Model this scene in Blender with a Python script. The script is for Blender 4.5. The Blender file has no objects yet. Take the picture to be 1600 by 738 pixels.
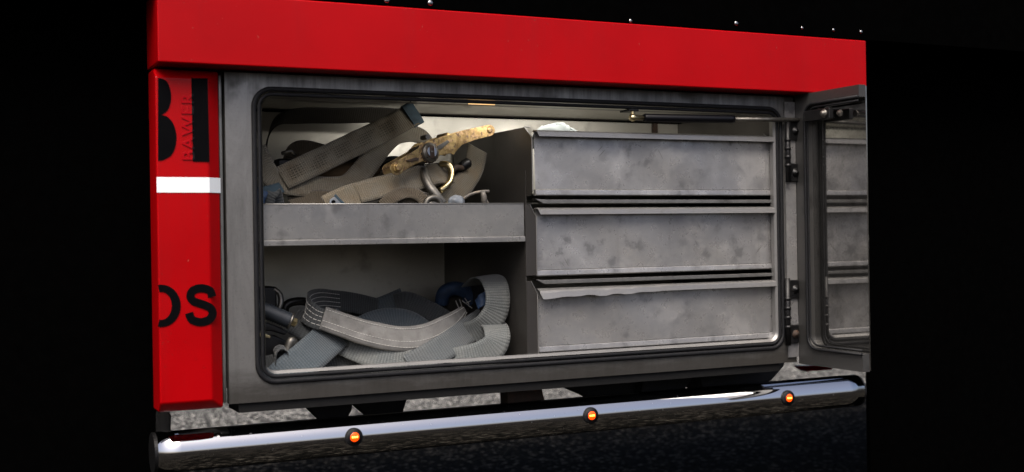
import bpy, bmesh, math, random
from mathutils import Vector, Matrix
R = math.radians
random.seed(7)
S = bpy.context.scene
COL = S.collection

# ------------------------------------------------------------------ camera
F, TH, RO = 1880.0, R(25.7), -0.0158
fwd = Vector((math.sin(TH), math.cos(TH), 0))
r0 = Vector((math.cos(TH), -math.sin(TH), 0))
zz = Vector((0, 0, 1))
rgt = r0 * math.cos(RO) + zz * math.sin(RO)
upv = -r0 * math.sin(RO) + zz * math.cos(RO)
CAM = Vector((-0.47602, -2.17913, 0.79545))
cd = bpy.data.cameras.new('camera')
cam = bpy.data.objects.new('camera', cd)
COL.objects.link(cam)
m = Matrix((rgt, upv, -fwd)).transposed().to_4x4()
m.translation = CAM
cam.matrix_world = m
cd.sensor_fit = 'HORIZONTAL'
cd.sensor_width = 36
cd.lens = 36 * F / 1600
cd.clip_start, cd.clip_end = 0.05, 500
cd.dof.use_dof = True
cd.dof.focus_distance = 2.45
cd.dof.aperture_fstop = 3.5
S.camera = cam

# ------------------------------------------------------------------ light
SUN_EL, SUN_AZ = R(58), R(214)       # azimuth measured from +Y clockwise (towards +X)
w = bpy.data.worlds.new('World')
S.world = w
w.use_nodes = True
nt = w.node_tree
bg = nt.nodes['Background']
sky = nt.nodes.new('ShaderNodeTexSky')
sky.sky_type = 'NISHITA'
sky.sun_disc = False
sky.sun_elevation = SUN_EL
sky.sun_rotation = SUN_AZ
sky.air_density = 0.55
sky.dust_density = 6.0
sky.ozone_density = 0.3
nt.links.new(sky.outputs[0], bg.inputs[0])
bg.inputs[1].default_value = 0.09
sl = bpy.data.lights.new('sun', 'SUN')
sl.energy = 1.5
sl.angle = R(45)
sl.color = (1, 0.95, 0.88)
so = bpy.data.objects.new('sun', sl)
COL.objects.link(so)
sd = Vector((math.sin(SUN_AZ) * math.cos(SUN_EL), math.cos(SUN_AZ) * math.cos(SUN_EL), math.sin(SUN_EL)))
so.rotation_euler = sd.to_track_quat('Z', 'Y').to_euler()
so.location = sd * 20
vs = S.view_settings
S.display_settings.display_device = 'sRGB'
vs.view_transform = 'Standard'
vs.look = 'None'
vs.exposure = 1.5
vs.gamma = 1.0
vs.use_curve_mapping = False

# ------------------------------------------------------------------ helpers
def A(x, y, Y=0.0):
    """the point of the plane at depth Y behind the box face that the photo shows at pixel x, y"""
    d = fwd * F + rgt * (x - 800) + upv * (369 - y)
    return CAM + d * ((Y - CAM.y) / d.y)

def K(X, Z, Y):
    k = (Y - CAM.y) / (-CAM.y)
    return CAM.x + (X - CAM.x) * k, CAM.z + (Z - CAM.z) * k

def link(name, bm, mat, parent=None, smooth=False, bevel=0.0, label=None, kind=None, seg=2):
    me = bpy.data.meshes.new(name)
    bmesh.ops.recalc_face_normals(bm, faces=bm.faces)
    bm.to_mesh(me)
    bm.free()
    o = bpy.data.objects.new(name, me)
    COL.objects.link(o)
    me.materials.append(mat)
    if smooth:
        for p in me.polygons:
            p.use_smooth = True
    if bevel:
        b = o.modifiers.new('bevel', 'BEVEL')
        b.width = bevel
        b.segments = seg
        b.limit_method = 'ANGLE'
        b.angle_limit = R(35)
        for p in me.polygons:
            p.use_smooth = True
        o.modifiers.new('wn', 'WEIGHTED_NORMAL')
    if parent:
        o.parent = parent
    if label:
        o['label'] = label
    if kind:
        o['kind'] = kind
    return o

def thing(name, label, cat, loc=(0, 0, 0), group=None):
    o = bpy.data.objects.new(name, None)
    o.empty_display_size = 0.05
    COL.objects.link(o)
    o['label'] = label
    o['category'] = cat
    if group:
        o['group'] = group
    return o

def tag(o, label, cat, group=None):
    o['label'] = label
    o['category'] = cat
    if group:
        o['group'] = group
    return o

def box(bm, x0, x1, y0, y1, z0, z1):
    v = [bm.verts.new(p) for p in ((x0, y0, z0), (x1, y0, z0), (x1, y1, z0), (x0, y1, z0), (x0, y0, z1), (x1, y0, z1), (x1, y1, z1), (x0, y1, z1))]
    for f in ((0, 1, 2, 3), (4, 5, 6, 7), (0, 1, 5, 4), (1, 2, 6, 5), (2, 3, 7, 6), (3, 0, 4, 7)):
        bm.faces.new([v[i] for i in f])
    return bm

def B(*a):
    return box(bmesh.new(), *a)

def prism(pts, d, bm=None):
    """polygon of 3D points swept by the vector d"""
    bm = bm or bmesh.new()
    d = Vector(d)
    a = [bm.verts.new(p) for p in pts]
    b = [bm.verts.new(Vector(p) + d) for p in pts]
    n = len(pts)
    bm.faces.new(a)
    bm.faces.new(b)
    for i in range(n):
        bm.faces.new((a[i], a[(i + 1) % n], b[(i + 1) % n], b[i]))
    return bm

def spline(P, n=10, closed=False):
    """Catmull-Rom through vectors of any length"""
    out = []
    N = len(P)
    idx = range(N) if closed else range(N - 1)
    g = (lambda i: P[i % N]) if closed else (lambda i: P[max(0, min(N - 1, i))])
    for i in idx:
        a, b, c, d = g(i - 1), g(i), g(i + 1), g(i + 2)
        for k in range(n):
            t = k / n
            out.append(tuple(0.5 * (2 * q + (r - p) * t + (2 * p - 5 * q + 4 * r - s) * t * t + (3 * q - p - 3 * r + s) * t ** 3) for p, q, r, s in zip(a, b, c, d)))
    if not closed:
        out.append(tuple(P[-1]))
    return out

def tube(pts, rad, bm=None, sides=12, closed=False, sx=1.0, ref=(0, 1, 0), cap=True):
    bm = bm or bmesh.new()
    pts = [Vector(p) for p in pts]
    n = len(pts)
    rings = []
    ref = Vector(ref)
    for i, p in enumerate(pts):
        a = pts[(i - 1) % n] if (closed or i) else p
        b = pts[(i + 1) % n] if (closed or i < n - 1) else p
        t = (b - a).normalized()
        u = (ref - t * ref.dot(t))
        if u.length < 1e-3:
            u = t.orthogonal()
        u.normalize()
        v = t.cross(u)
        r = rad[i] if isinstance(rad, (list, tuple)) else rad
        rings.append([bm.verts.new(p + u * (math.cos(2 * math.pi * k / sides) * r * sx) + v * (math.sin(2 * math.pi * k / sides) * r)) for k in range(sides)])
    for i in range(n if closed else n - 1):
        a, b = rings[i], rings[(i + 1) % n]
        for k in range(sides):
            bm.faces.new((a[k], a[(k + 1) % sides], b[(k + 1) % sides], b[k]))
    if not closed and cap:
        bm.faces.new(rings[0])
        bm.faces.new(rings[-1])
    return bm

def cyl(p, axis, r, h, bm=None, sides=24, r2=None):
    p, axis = Vector(p), Vector(axis).normalized()
    return tube([p, p + axis * h], [r, r if r2 is None else r2], bm, sides, ref=axis.orthogonal())

def lathe(p, axis, prof, bm=None, sides=24):
    """profile of (height, radius) along axis"""
    p, axis = Vector(p), Vector(axis).normalized()
    return tube([p + axis * (h + i * 1e-6) for i, (h, r) in enumerate(prof)], [max(r, 1e-4) for h, r in prof], bm, sides, ref=axis.orthogonal())

def rrect(x0, x1, z0, z1, r, y, n=8):
    out = []
    for cx, cz, a0 in ((x1 - r, z1 - r, 0), (x0 + r, z1 - r, 90), (x0 + r, z0 + r, 180), (x1 - r, z0 + r, 270)):
        for k in range(n + 1):
            a = R(a0 + 90 * k / n)
            out.append(Vector((cx + r * math.cos(a), y, cz + r * math.sin(a))))
    return out

def ribbon(ctrl, width, thick=0.003, n=14, widths=None, across=6, bow=0.0, wob=0.0, bm=None, seed=1):
    """webbing: ctrl = (px, py, Y, hint x, y, z); the hint is the direction of the width"""
    P = []
    for i, c in enumerate(ctrl):
        p = A(c[0], c[1], c[2])
        h = Vector(c[3:6]).normalized()
        P.append((p.x, p.y, p.z, h.x, h.y, h.z, widths[i] if widths else width))
    Q = spline(P, n)
    bm = bm or bmesh.new()
    uv = bm.loops.layers.uv.verify()
    rnd = random.Random(seed)
    ph = [rnd.uniform(0, 6.28) for _ in range(4)]
    rings, vs_ = [], []
    s = 0.0
    N = len(Q)
    for i, q in enumerate(Q):
        p = Vector(q[:3])
        a = Vector(Q[max(0, i - 1)][:3])
        b = Vector(Q[min(N - 1, i + 1)][:3])
        t = (b - a).normalized()
        if i:
            s += (p - Vector(Q[i - 1][:3])).length
        h = Vector(q[3:6])
        h = h - t * h.dot(t)
        h.normalize()
        nn = t.cross(h).normalized()
        ring_a, ring_b = [], []
        for k in range(across + 1):
            c = k / across - 0.5
            off = bow * (0.25 - c * c) + wob * (math.sin(s * 60 + ph[0]) * c + 0.5 * math.sin(s * 110 + ph[1] + c * 4))
            e = 0.62 if k in (0, across) else 1.0
            base = p + h * (c * q[6]) + nn * off
            ring_a.append(bm.verts.new(base + nn * thick * 0.5 * e))
            ring_b.append(bm.verts.new(base - nn * thick * 0.5 * e))
        rings.append((ring_a, ring_b))
        vs_.append(s)
    def face(vv, uvs):
        f = bm.faces.new(vv)
        f.smooth = True
        for l, t_ in zip(f.loops, uvs):
            l[uv].uv = t_
    for i in range(N - 1):
        (a0, b0), (a1, b1) = rings[i], rings[i + 1]
        for k in range(across):
            u0, u1 = k / across, (k + 1) / across
            v0, v1 = vs_[i], vs_[i + 1]
            face((a0[k], a0[k + 1], a1[k + 1], a1[k]), ((u0, v0), (u1, v0), (u1, v1), (u0, v1)))
            face((b0[k + 1], b0[k], b1[k], b1[k + 1]), ((u1, v0), (u0, v0), (u0, v1), (u1, v1)))
        for k, u in ((0, 0), (across, 1)):
            face((a0[k], a1[k], b1[k], b0[k]), ((u, vs_[i]), (u, vs_[i + 1]), (u, vs_[i + 1]), (u, vs_[i])))
    for i in (0, N - 1):
        a, b = rings[i]
        for k in range(across):
            face((a[k], a[k + 1], b[k + 1], b[k]), ((k / across, vs_[i]),) * 4)
    bm.normal_update()
    return bm

def strap(name, ctrl, width, mat, parent=None, label=None, **kw):
    bm = ribbon(ctrl, width, **kw)
    return link(name, bm, mat, parent, label=label)

def stitches(ctrl, width, us, mat, parent, pitch=0.007, frac=0.6, v0=0.0, v1=9.0, rad=0.0006, lift=0.0023, n=14, widths=None, side=1):
    """rows of sewn dashes along a webbing path, each dash a small tube lying on the band"""
    P = []
    for i, c in enumerate(ctrl):
        p = A(c[0], c[1], c[2])
        h = Vector(c[3:6]).normalized()
        P.append((p.x, p.y, p.z, h.x, h.y, h.z, widths[i] if widths else width))
    Q = spline(P, n)
    bm = bmesh.new()
    for u in us:
        line = []
        s = 0.0
        for i, q in enumerate(Q):
            p = Vector(q[:3])
            t = (Vector(Q[min(len(Q) - 1, i + 1)][:3]) - Vector(Q[max(0, i - 1)][:3])).normalized()
            if i:
                s += (p - Vector(Q[i - 1][:3])).length
            h = Vector(q[3:6])
            h = (h - t * h.dot(t)).normalized()
            nn = t.cross(h).normalized()
            line.append((s, p + h * ((u - 0.5) * q[6]) + nn * lift * side))
        def at(v):
            for (s0, a), (s1, b) in zip(line, line[1:]):
                if s0 <= v <= s1:
                    return a.lerp(b, (v - s0) / max(1e-9, s1 - s0))
            return None
        v = v0 + (pitch * 0.5 if int(u * 100) % 2 else 0)
        while v < min(v1, line[-1][0]):
            a, b = at(v), at(v + pitch * frac)
            if a and b and (b - a).length > 1e-4:
                tube([a, b], rad, bm, 5)
            v += pitch
    return link('stitching', bm, mat, parent, kind='stuff')

# ------------------------------------------------------------------ materials
class NT:
    def __init__(s, name):
        s.m = bpy.data.materials.new(name)
        s.m.use_nodes = True
        s.t = s.m.node_tree
        s.b = s.t.nodes['Principled BSDF']
        s.co = s.t.nodes.new('ShaderNodeTexCoord')
    def n(s, typ, **kw):
        x = s.t.nodes.new('ShaderNode' + typ)
        for k, v in kw.items():
            setattr(x, k, v)
        return x
    def l(s, a, b):
        s.t.links.new(a, b)
    def set(s, **kw):
        for k, v in kw.items():
            s.b.inputs[k.replace('_', ' ')].default_value = v
    def coord(s, scale=(1, 1, 1), src='Object', loc=(0, 0, 0)):
        mp = s.n('Mapping')
        mp.inputs['Scale'].default_value = scale
        mp.inputs['Location'].default_value = loc
        s.l(s.co.outputs[src], mp.inputs[0])
        return mp.outputs[0]
    def noise(s, vec, scale, detail=5, rough=0.55, dist=0.0):
        x = s.n('TexNoise')
        x.inputs['Scale'].default_value = scale
        x.inputs['Detail'].default_value = detail
        x.inputs['Roughness'].default_value = rough
        x.inputs['Distortion'].default_value = dist
        s.l(vec, x.inputs['Vector'])
        return x.outputs['Fac']
    def ramp(s, fac, *stops):
        x = s.n('ValToRGB')
        e = x.color_ramp.elements
        while len(e) < len(stops):
            e.new(0.5)
        for el, (p, c) in zip(e, stops):
            el.position = p
            el.color = (c, c, c, 1) if not isinstance(c, tuple) else c + (1,)
        s.l(fac, x.inputs[0])
        return x.outputs[0]
    def mix(s, fac, a, b, mode='MIX'):
        x = s.n('MixRGB', blend_type=mode)
        for v, i in ((fac, 0), (a, 1), (b, 2)):
            if isinstance(v, (int, float)):
                x.inputs[i].default_value = v if i == 0 else (v, v, v, 1)
            elif isinstance(v, tuple):
                x.inputs[i].default_value = v + (1,)
            else:
                s.l(v, x.inputs[i])
        return x.outputs[0]
    def math(s, op, a, b=0.0):
        x = s.n('Math', operation=op)
        for v, i in ((a, 0), (b, 1)):
            if isinstance(v, (int, float)):
                x.inputs[i].default_value = v
            else:
                s.l(v, x.inputs[i])
        return x.outputs[0]
    def bump(s, h, dist=0.001, strength=1.0):
        x = s.n('Bump')
        x.inputs['Distance'].default_value = dist
        x.inputs['Strength'].default_value = strength
        s.l(h, x.inputs['Height'])
        s.l(x.outputs[0], s.b.inputs['Normal'])

def steel(name, base=(0.46, 0.455, 0.45), rough=0.42, dirt=0.5, blot=9.0, seed=0.0, grain=(2, 2, 120), metal=0.85, streak=0.0, dcol=(0.06, 0.055, 0.05), grime_shade=None):
    k = NT(name)
    v = k.coord(loc=(seed, seed * 0.7, seed * 1.3))
    big = k.ramp(k.noise(v, blot, 6, 0.6, 0.6), (0.36, 0.0), (0.72, 1.0))
    spots = k.ramp(k.noise(v, blot * 2.6, 4, 0.5, 0.2), (0.60, 0.0), (0.72, 1.0))
    fine = k.ramp(k.noise(v, 260, 3, 0.6), (0.55, 0.0), (0.8, 1.0))
    g = k.noise(k.coord(grain, loc=(seed, 0, seed)), 9, 4, 0.7)
    c = k.mix(k.math('MULTIPLY', big, 0.55 * dirt), base, tuple(x * 0.55 for x in base))
    c = k.mix(k.math('MULTIPLY', spots, 0.75 * dirt), c, dcol)
    c = k.mix(k.math('MULTIPLY', fine, 0.25 * dirt), c, dcol)
    if streak:
        st = k.ramp(k.noise(k.coord((22, 22, 3.5), loc=(seed, 0, 0)), 1.0, 7, 0.75, 1.2), (0.40, 0.0), (0.70, 1.0))
        c = k.mix(k.math('MULTIPLY', st, streak), c, dcol)
    c = k.mix(k.math('MULTIPLY', g, 0.25), c, (0.9, 0.9, 0.9), 'OVERLAY')
    if grime_shade:      # road dirt and painted darker reflection low, drips and painted rail shade high
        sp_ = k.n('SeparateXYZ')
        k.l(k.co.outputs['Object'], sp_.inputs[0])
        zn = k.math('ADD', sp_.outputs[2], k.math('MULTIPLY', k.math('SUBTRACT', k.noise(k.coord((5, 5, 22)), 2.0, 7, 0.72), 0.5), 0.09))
        lowm = k.ramp(k.math('SUBTRACT', zn, 0.0), (grime_shade[0] - 0.02, 0.75), (grime_shade[0] + 0.035, 0.0))
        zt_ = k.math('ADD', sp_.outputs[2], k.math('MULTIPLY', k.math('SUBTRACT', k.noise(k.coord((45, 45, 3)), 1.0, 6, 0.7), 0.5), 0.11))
        topm = k.ramp(k.math('SUBTRACT', zt_, 0.6), (grime_shade[1] - 0.6, 0.0), (grime_shade[1] - 0.565, 0.7))
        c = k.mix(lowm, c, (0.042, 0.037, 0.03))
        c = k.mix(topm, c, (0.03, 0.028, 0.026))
    k.l(c, k.b.inputs['Base Color'])
    r = k.math('ADD', k.math('MULTIPLY', big, 0.16), rough - 0.06)
    r = k.math('ADD', r, k.math('MULTIPLY', spots, 0.12))
    k.l(r, k.b.inputs['Roughness'])
    k.set(Metallic=metal)
    scr = k.noise(k.coord((60, 60, 6), loc=(seed, 1, 2)), 8, 2, 0.5, 3.0)
    k.bump(k.math('ADD', k.math('MULTIPLY', g, 0.6), k.math('MULTIPLY', scr, 0.8)), 0.0004, 0.35)
    return k.m

def m_drawer(name, seed=0.0, light=(0.39, 0.38, 0.366), cool=(0.28, 0.28, 0.288)):
    k = NT(name)
    v = k.coord(loc=(seed, seed, seed))
    low = k.ramp(k.noise(k.coord((1.0, 1, 1.6), loc=(seed, 0, seed)), 4.2, 4, 0.55, 0.4), (0.36, 0.0), (0.66, 1.0))
    c = k.mix(low, cool, light)
    mot = k.ramp(k.noise(v, 34, 6, 0.66, 0.1), (0.40, 0.0), (0.70, 1.0))
    c = k.mix(k.math('MULTIPLY', mot, 0.38), c, tuple(x * 0.42 for x in cool))
    # small hand and water smudges in patches
    blot = k.ramp(k.noise(v, 27, 5, 0.62, 0.0), (0.54, 0.0), (0.64, 1.0))
    where = k.ramp(k.noise(k.coord(loc=(seed + 7, 0, 3)), 6.5, 3, 0.5), (0.40, 0.0), (0.54, 1.0))
    sm = k.math('MULTIPLY', k.math('MULTIPLY', blot, where), 0.62)
    c = k.mix(sm, c, tuple(x * 0.30 for x in cool))
    pale = k.math('MULTIPLY', k.ramp(k.noise(k.coord(loc=(seed - 5, 2, 1)), 12, 4, 0.6, 0.3), (0.56, 0.0), (0.66, 1.0)), 0.4)
    c = k.mix(pale, c, tuple(min(0.6, x * 1.35) for x in light))
    # drips
    st = k.ramp(k.noise(k.coord((46, 46, 3.0), loc=(seed, 0, seed)), 1.0, 6, 0.7), (0.56, 0.0), (0.72, 1.0))
    c = k.mix(k.math('MULTIPLY', st, 0.35), c, (0.12, 0.11, 0.10))
    # scratches: thin slanted bands broken up by a second noise
    for ang, sd_ in ((0.55, 1.0), (-0.8, 4.0)):
        mp = k.n('Mapping')
        mp.inputs['Rotation'].default_value = (0, ang, 0)
        mp.inputs['Location'].default_value = (seed + sd_, 0, 0)
        k.l(k.co.outputs['Object'], mp.inputs[0])
        mp2 = k.n('Mapping')
        mp2.inputs['Scale'].default_value = (210, 1, 22)
        k.l(mp.outputs[0], mp2.inputs[0])
        s1_ = k.ramp(k.noise(mp2.outputs[0], 1.0, 1, 0.4), (0.70, 0.0), (0.74, 1.0))
        s1_ = k.math('MULTIPLY', s1_, k.ramp(k.noise(v, 11 + sd_, 2, 0.5), (0.55, 0.0), (0.62, 0.7)))
        c = k.mix(s1_, c, (0.06, 0.055, 0.05))
    fine = k.ramp(k.noise(v, 330, 3, 0.6), (0.56, 0.0), (0.78, 1.0))
    c = k.mix(k.math('MULTIPLY', fine, 0.35), c, (0.08, 0.075, 0.07))
    k.l(c, k.b.inputs['Base Color'])
    r = k.math('ADD', k.math('MULTIPLY', mot, 0.18), 0.26)
    r = k.math('ADD', r, k.math('MULTIPLY', sm, 0.15))
    k.l(r, k.b.inputs['Roughness'])
    k.set(Metallic=0.62)
    g = k.noise(k.coord((2, 2, 120), loc=(seed, 0, seed)), 9, 4, 0.7)
    k.bump(k.math('ADD', k.math('MULTIPLY', g, 0.6), k.math('MULTIPLY', k.noise(v, 90, 4, 0.6), 0.5)), 0.0004, 0.4)
    return k.m

def plain(name, col, rough=0.5, metal=0.0, var=0.35, scale=40, bump=0.0, spec=0.5, dust=None):
    k = NT(name)
    v = k.coord()
    n1 = k.noise(v, scale, 6, 0.6)
    c = k.mix(k.ramp(n1, (0.3, 0.0), (0.75, 1.0)), col, tuple(x * (1 - var) for x in col))
    if dust:
        d = k.ramp(k.noise(v, scale * 2.3, 7, 0.7), (0.52, 0.0), (0.78, 1.0))
        c = k.mix(k.math('MULTIPLY', d, dust[1]), c, dust[0])
    k.l(c, k.b.inputs['Base Color'])
    k.l(k.math('ADD', k.math('MULTIPLY', n1, 0.2), rough - 0.1), k.b.inputs['Roughness'])
    k.set(Metallic=metal)
    k.b.inputs['Specular IOR Level'].default_value = spec
    if bump:
        k.bump(k.noise(v, scale * 6, 5, 0.6), bump, 0.6)
    return k.m

def webbing(name, col, dark, rib=0.0042, dirt=(0.05, 0.042, 0.03), da=0.65, lines=0.25, ribamt=0.6):
    k = NT(name)
    sep = k.n('SeparateXYZ')
    k.l(k.co.outputs['UV'], sep.inputs[0])
    u, vv = sep.outputs[0], sep.outputs[1]
    wv = k.math('ADD', k.math('MULTIPLY', k.math('SINE', k.math('MULTIPLY', vv, 2 * math.pi / rib)), 0.5), 0.5)
    wu = k.math('ADD', k.math('MULTIPLY', k.math('SINE', k.math('MULTIPLY', u, 2 * math.pi * 13)), 0.5), 0.5)
    ob = k.coord()
    n1 = k.noise(ob, 22, 6, 0.65, 0.4)
    n2 = k.noise(ob, 420, 3, 0.6)
    edge = k.math('ABSOLUTE', k.math('SUBTRACT', u, 0.5))
    c = k.mix(k.math('MULTIPLY', k.ramp(wv, (0.0, 1.0), (0.55, 0.0)), ribamt), col, dark)
    c = k.mix(k.math('MULTIPLY', wu, lines), c, dark)
    c = k.mix(k.math('MULTIPLY', k.ramp(n2, (0.35, 0.0), (0.8, 1.0)), 0.4), c, dark)
    c = k.mix(k.math('MULTIPLY', k.ramp(n1, (0.42, 0.0), (0.72, 1.0)), da), c, dirt)
    c = k.mix(k.math('MULTIPLY', k.ramp(edge, (0.455, 0.0), (0.5, 1.0)), 0.45), c, dark)
    k.l(c, k.b.inputs['Base Color'])
    k.set(Roughness=0.9)
    k.b.inputs['Specular IOR Level'].default_value = 0.2
    k.b.inputs['Sheen Weight'].default_value = 0.15
    k.bump(k.math('ADD', k.math('ADD', k.math('MULTIPLY', wv, 1.0), k.math('MULTIPLY', wu, 0.35)), k.math('MULTIPLY', n2, 0.5)), 0.0009, 0.7)
    return k.m

M = {}
M['steel'] = steel('stainless_steel', dirt=0.55)
M['drawer'] = m_drawer('drawer_steel', 3.1)
M['shelf'] = m_drawer('shelf_steel', 9.4, (0.27, 0.265, 0.255), (0.20, 0.20, 0.202))
M['frame'] = steel('dirty_frame_steel', base=(0.21, 0.207, 0.20), rough=0.36, dirt=1.0, blot=4, seed=1.7, streak=0.35, metal=0.7, dcol=(0.025, 0.023, 0.02), grime_shade=(0.535, 1.065))
M['doorframe'] = steel('door_frame_steel', base=(0.085, 0.083, 0.08), rough=0.38, dirt=1.0, blot=7, seed=6.6, metal=0.7, dcol=(0.02, 0.019, 0.018))
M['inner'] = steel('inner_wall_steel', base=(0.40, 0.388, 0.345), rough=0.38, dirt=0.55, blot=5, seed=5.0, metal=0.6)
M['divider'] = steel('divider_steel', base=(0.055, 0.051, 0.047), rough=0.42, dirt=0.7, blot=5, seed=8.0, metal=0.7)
M['edge'] = steel('bright_edge_steel', base=(0.19, 0.187, 0.182), rough=0.40, dirt=0.35, blot=14, seed=2.0, metal=0.6)
def m_mirror():
    k = NT('polished_door_steel')
    v = k.coord()
    n1 = k.ramp(k.noise(v, 28, 6, 0.65, 0.4), (0.50, 0.0), (0.70, 1.0))
    n2 = k.ramp(k.noise(v, 240, 4, 0.65), (0.50, 0.0), (0.72, 1.0))
    c = k.mix(k.math('MULTIPLY', n1, 0.5), (0.36, 0.355, 0.345), (0.09, 0.088, 0.084))
    k.l(k.mix(k.math('MULTIPLY', n2, 0.5), c, (0.07, 0.068, 0.062)), k.b.inputs['Base Color'])
    k.l(k.math('ADD', k.math('MULTIPLY', n2, 0.12), 0.035), k.b.inputs['Roughness'])
    k.set(Metallic=0.97)
    return k.m
M['mirror'] = m_mirror()
M['rubber'] = plain('black_rubber', (0.004, 0.0043, 0.0055), 0.62, var=0.3, scale=30, spec=0.25, dust=((0.035, 0.033, 0.032), 0.25))
M['black'] = plain('matt_black_paint', (0.0008, 0.0008, 0.0008), 0.9, spec=0.0)
M['blackmetal'] = plain('black_metal', (0.005, 0.005, 0.0055), 0.4, metal=0.0, spec=0.3, dust=((0.05, 0.045, 0.04), 0.25), scale=60)
M['chassis'] = plain('chassis_black', (0.006, 0.006, 0.006), 0.7, spec=0.2)
M['rusty'] = plain('rusty_bracket_steel', (0.035, 0.02, 0.012), 0.8, var=0.6, scale=30, dust=((0.10, 0.035, 0.012), 0.7), bump=0.0008)
M['zinc'] = plain('bare_steel', (0.20, 0.19, 0.17), 0.45, metal=0.9, var=0.6, scale=50, dust=((0.06, 0.045, 0.03), 0.6))
M['brass'] = plain('yellow_zinc_fitting', (0.66, 0.55, 0.31), 0.3, metal=1.0, var=0.3, scale=60)
M['glint'] = plain('bright_bolt', (0.30, 0.30, 0.30), 0.25, metal=1.0, var=0.2)
M['blue'] = plain('blue_tape', (0.014, 0.04, 0.10), 0.7, var=0.6, scale=70, dust=((0.02, 0.025, 0.03), 0.7))
M['tealblue'] = plain('faded_blue_tape', (0.022, 0.048, 0.068), 0.8, var=0.5, scale=60, dust=((0.03, 0.03, 0.03), 0.6))
M['gripblue'] = plain('dark_blue_grey_rubber', (0.018, 0.023, 0.03), 0.5, var=0.3, scale=40)
M['strut'] = plain('strut_black', (0.003, 0.003, 0.0045), 0.35, spec=0.22, scale=60)
M['cloth'] = plain('white_cloth', (0.22, 0.245, 0.24), 0.9, var=0.12, scale=30)
M['lumpblue'] = plain('pale_blue_grimy_metal', (0.17, 0.195, 0.225), 0.6, var=0.5, scale=60, dust=((0.16, 0.11, 0.06), 0.7))
M['lump'] = plain('pale_grimy_metal', (0.15, 0.138, 0.12), 0.6, metal=0.2, var=0.5, scale=60, dust=((0.30, 0.22, 0.13), 0.7))
M['brown'] = plain('brown_worn_canvas', (0.11, 0.072, 0.038), 0.9, var=0.6, scale=30, bump=0.0007, spec=0.15)
M['thread'] = plain('dark_thread', (0.02, 0.018, 0.014), 0.9, spec=0.1)
M['palethread'] = plain('pale_thread', (0.50, 0.49, 0.46), 0.9, spec=0.1)
M['olive'] = webbing('olive_webbing', (0.158, 0.144, 0.112), (0.06, 0.053, 0.04), dirt=(0.07, 0.048, 0.026), rib=0.0046)
M['olivepale'] = webbing('pale_tan_webbing', (0.17, 0.154, 0.12), (0.068, 0.06, 0.045), dirt=(0.12, 0.085, 0.045), rib=0.0046)
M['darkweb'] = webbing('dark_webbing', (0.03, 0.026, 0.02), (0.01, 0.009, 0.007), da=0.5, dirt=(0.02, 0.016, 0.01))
M['brownweb'] = webbing('brown_webbing', (0.09, 0.076, 0.055), (0.035, 0.028, 0.02), dirt=(0.05, 0.035, 0.02))
M['greyweb'] = webbing('grey_sling_webbing', (0.095, 0.105, 0.11), (0.034, 0.038, 0.04), rib=0.006, dirt=(0.10, 0.10, 0.095), da=0.35)
M['blueweb'] = webbing('blue_grey_sling_webbing', (0.068, 0.084, 0.096), (0.026, 0.033, 0.038), rib=0.0058, dirt=(0.08, 0.085, 0.085), da=0.4)
M['darkgrey'] = webbing('dark_grey_webbing', (0.055, 0.06, 0.062), (0.016, 0.018, 0.019), rib=0.0055, lines=0.5, dirt=(0.04, 0.04, 0.04))
M['paleweb'] = webbing('pale_grey_webbing', (0.115, 0.124, 0.124), (0.045, 0.05, 0.05), rib=0.0058, dirt=(0.16, 0.155, 0.14), da=0.3)

def m_sleeve():
    k = NT('suede_sleeve')
    v = k.coord()
    n1 = k.noise(v, 26, 7, 0.65, 0.5)
    n2 = k.noise(v, 300, 4, 0.7)
    c = k.mix(k.ramp(n1, (0.35, 0.0), (0.72, 1.0)), (0.185, 0.184, 0.178), (0.085, 0.083, 0.08))
    c = k.mix(k.math('MULTIPLY', k.ramp(n2, (0.4, 0.0), (0.8, 1.0)), 0.5), c, (0.16, 0.15, 0.135))
    k.l(c, k.b.inputs['Base Color'])
    k.set(Roughness=0.95)
    k.b.inputs['Specular IOR Level'].default_value = 0.15
    k.bump(k.math('ADD', n2, k.math('MULTIPLY', n1, 2.0)), 0.0012, 0.8)
    return k.m
M['sleeve'] = m_sleeve()

def m_gold():
    k = NT('worn_yellow_zinc')
    v = k.coord()
    n1 = k.noise(v, 34, 7, 0.7, 0.6)
    n2 = k.noise(v, 75, 6, 0.7, 0.5)
    n3 = k.noise(v, 95, 6, 0.75, 0.5)
    c = k.mix(k.ramp(n1, (0.40, 0.0), (0.60, 1.0)), (0.43, 0.31, 0.13), (0.22, 0.145, 0.06))
    c = k.mix(k.ramp(n2, (0.52, 0.0), (0.62, 1.0)), c, (0.42, 0.285, 0.16))
    rust = k.ramp(n3, (0.535, 0.0), (0.58, 1.0))
    c = k.mix(k.math('MULTIPLY', rust, 0.95), c, (0.085, 0.045, 0.022))
    k.l(c, k.b.inputs['Base Color'])
    k.l(k.math('ADD', k.math('MULTIPLY', k.ramp(n2, (0.4, 0.0), (0.65, 1.0)), 0.25), 0.33), k.b.inputs['Roughness'])
    k.l(k.math('SUBTRACT', 0.85, k.math('MULTIPLY', rust, 0.7)), k.b.inputs['Metallic'])
    k.bump(k.math('ADD', n2, n3), 0.0012, 0.6)
    return k.m
M['gold'] = m_gold()

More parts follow.
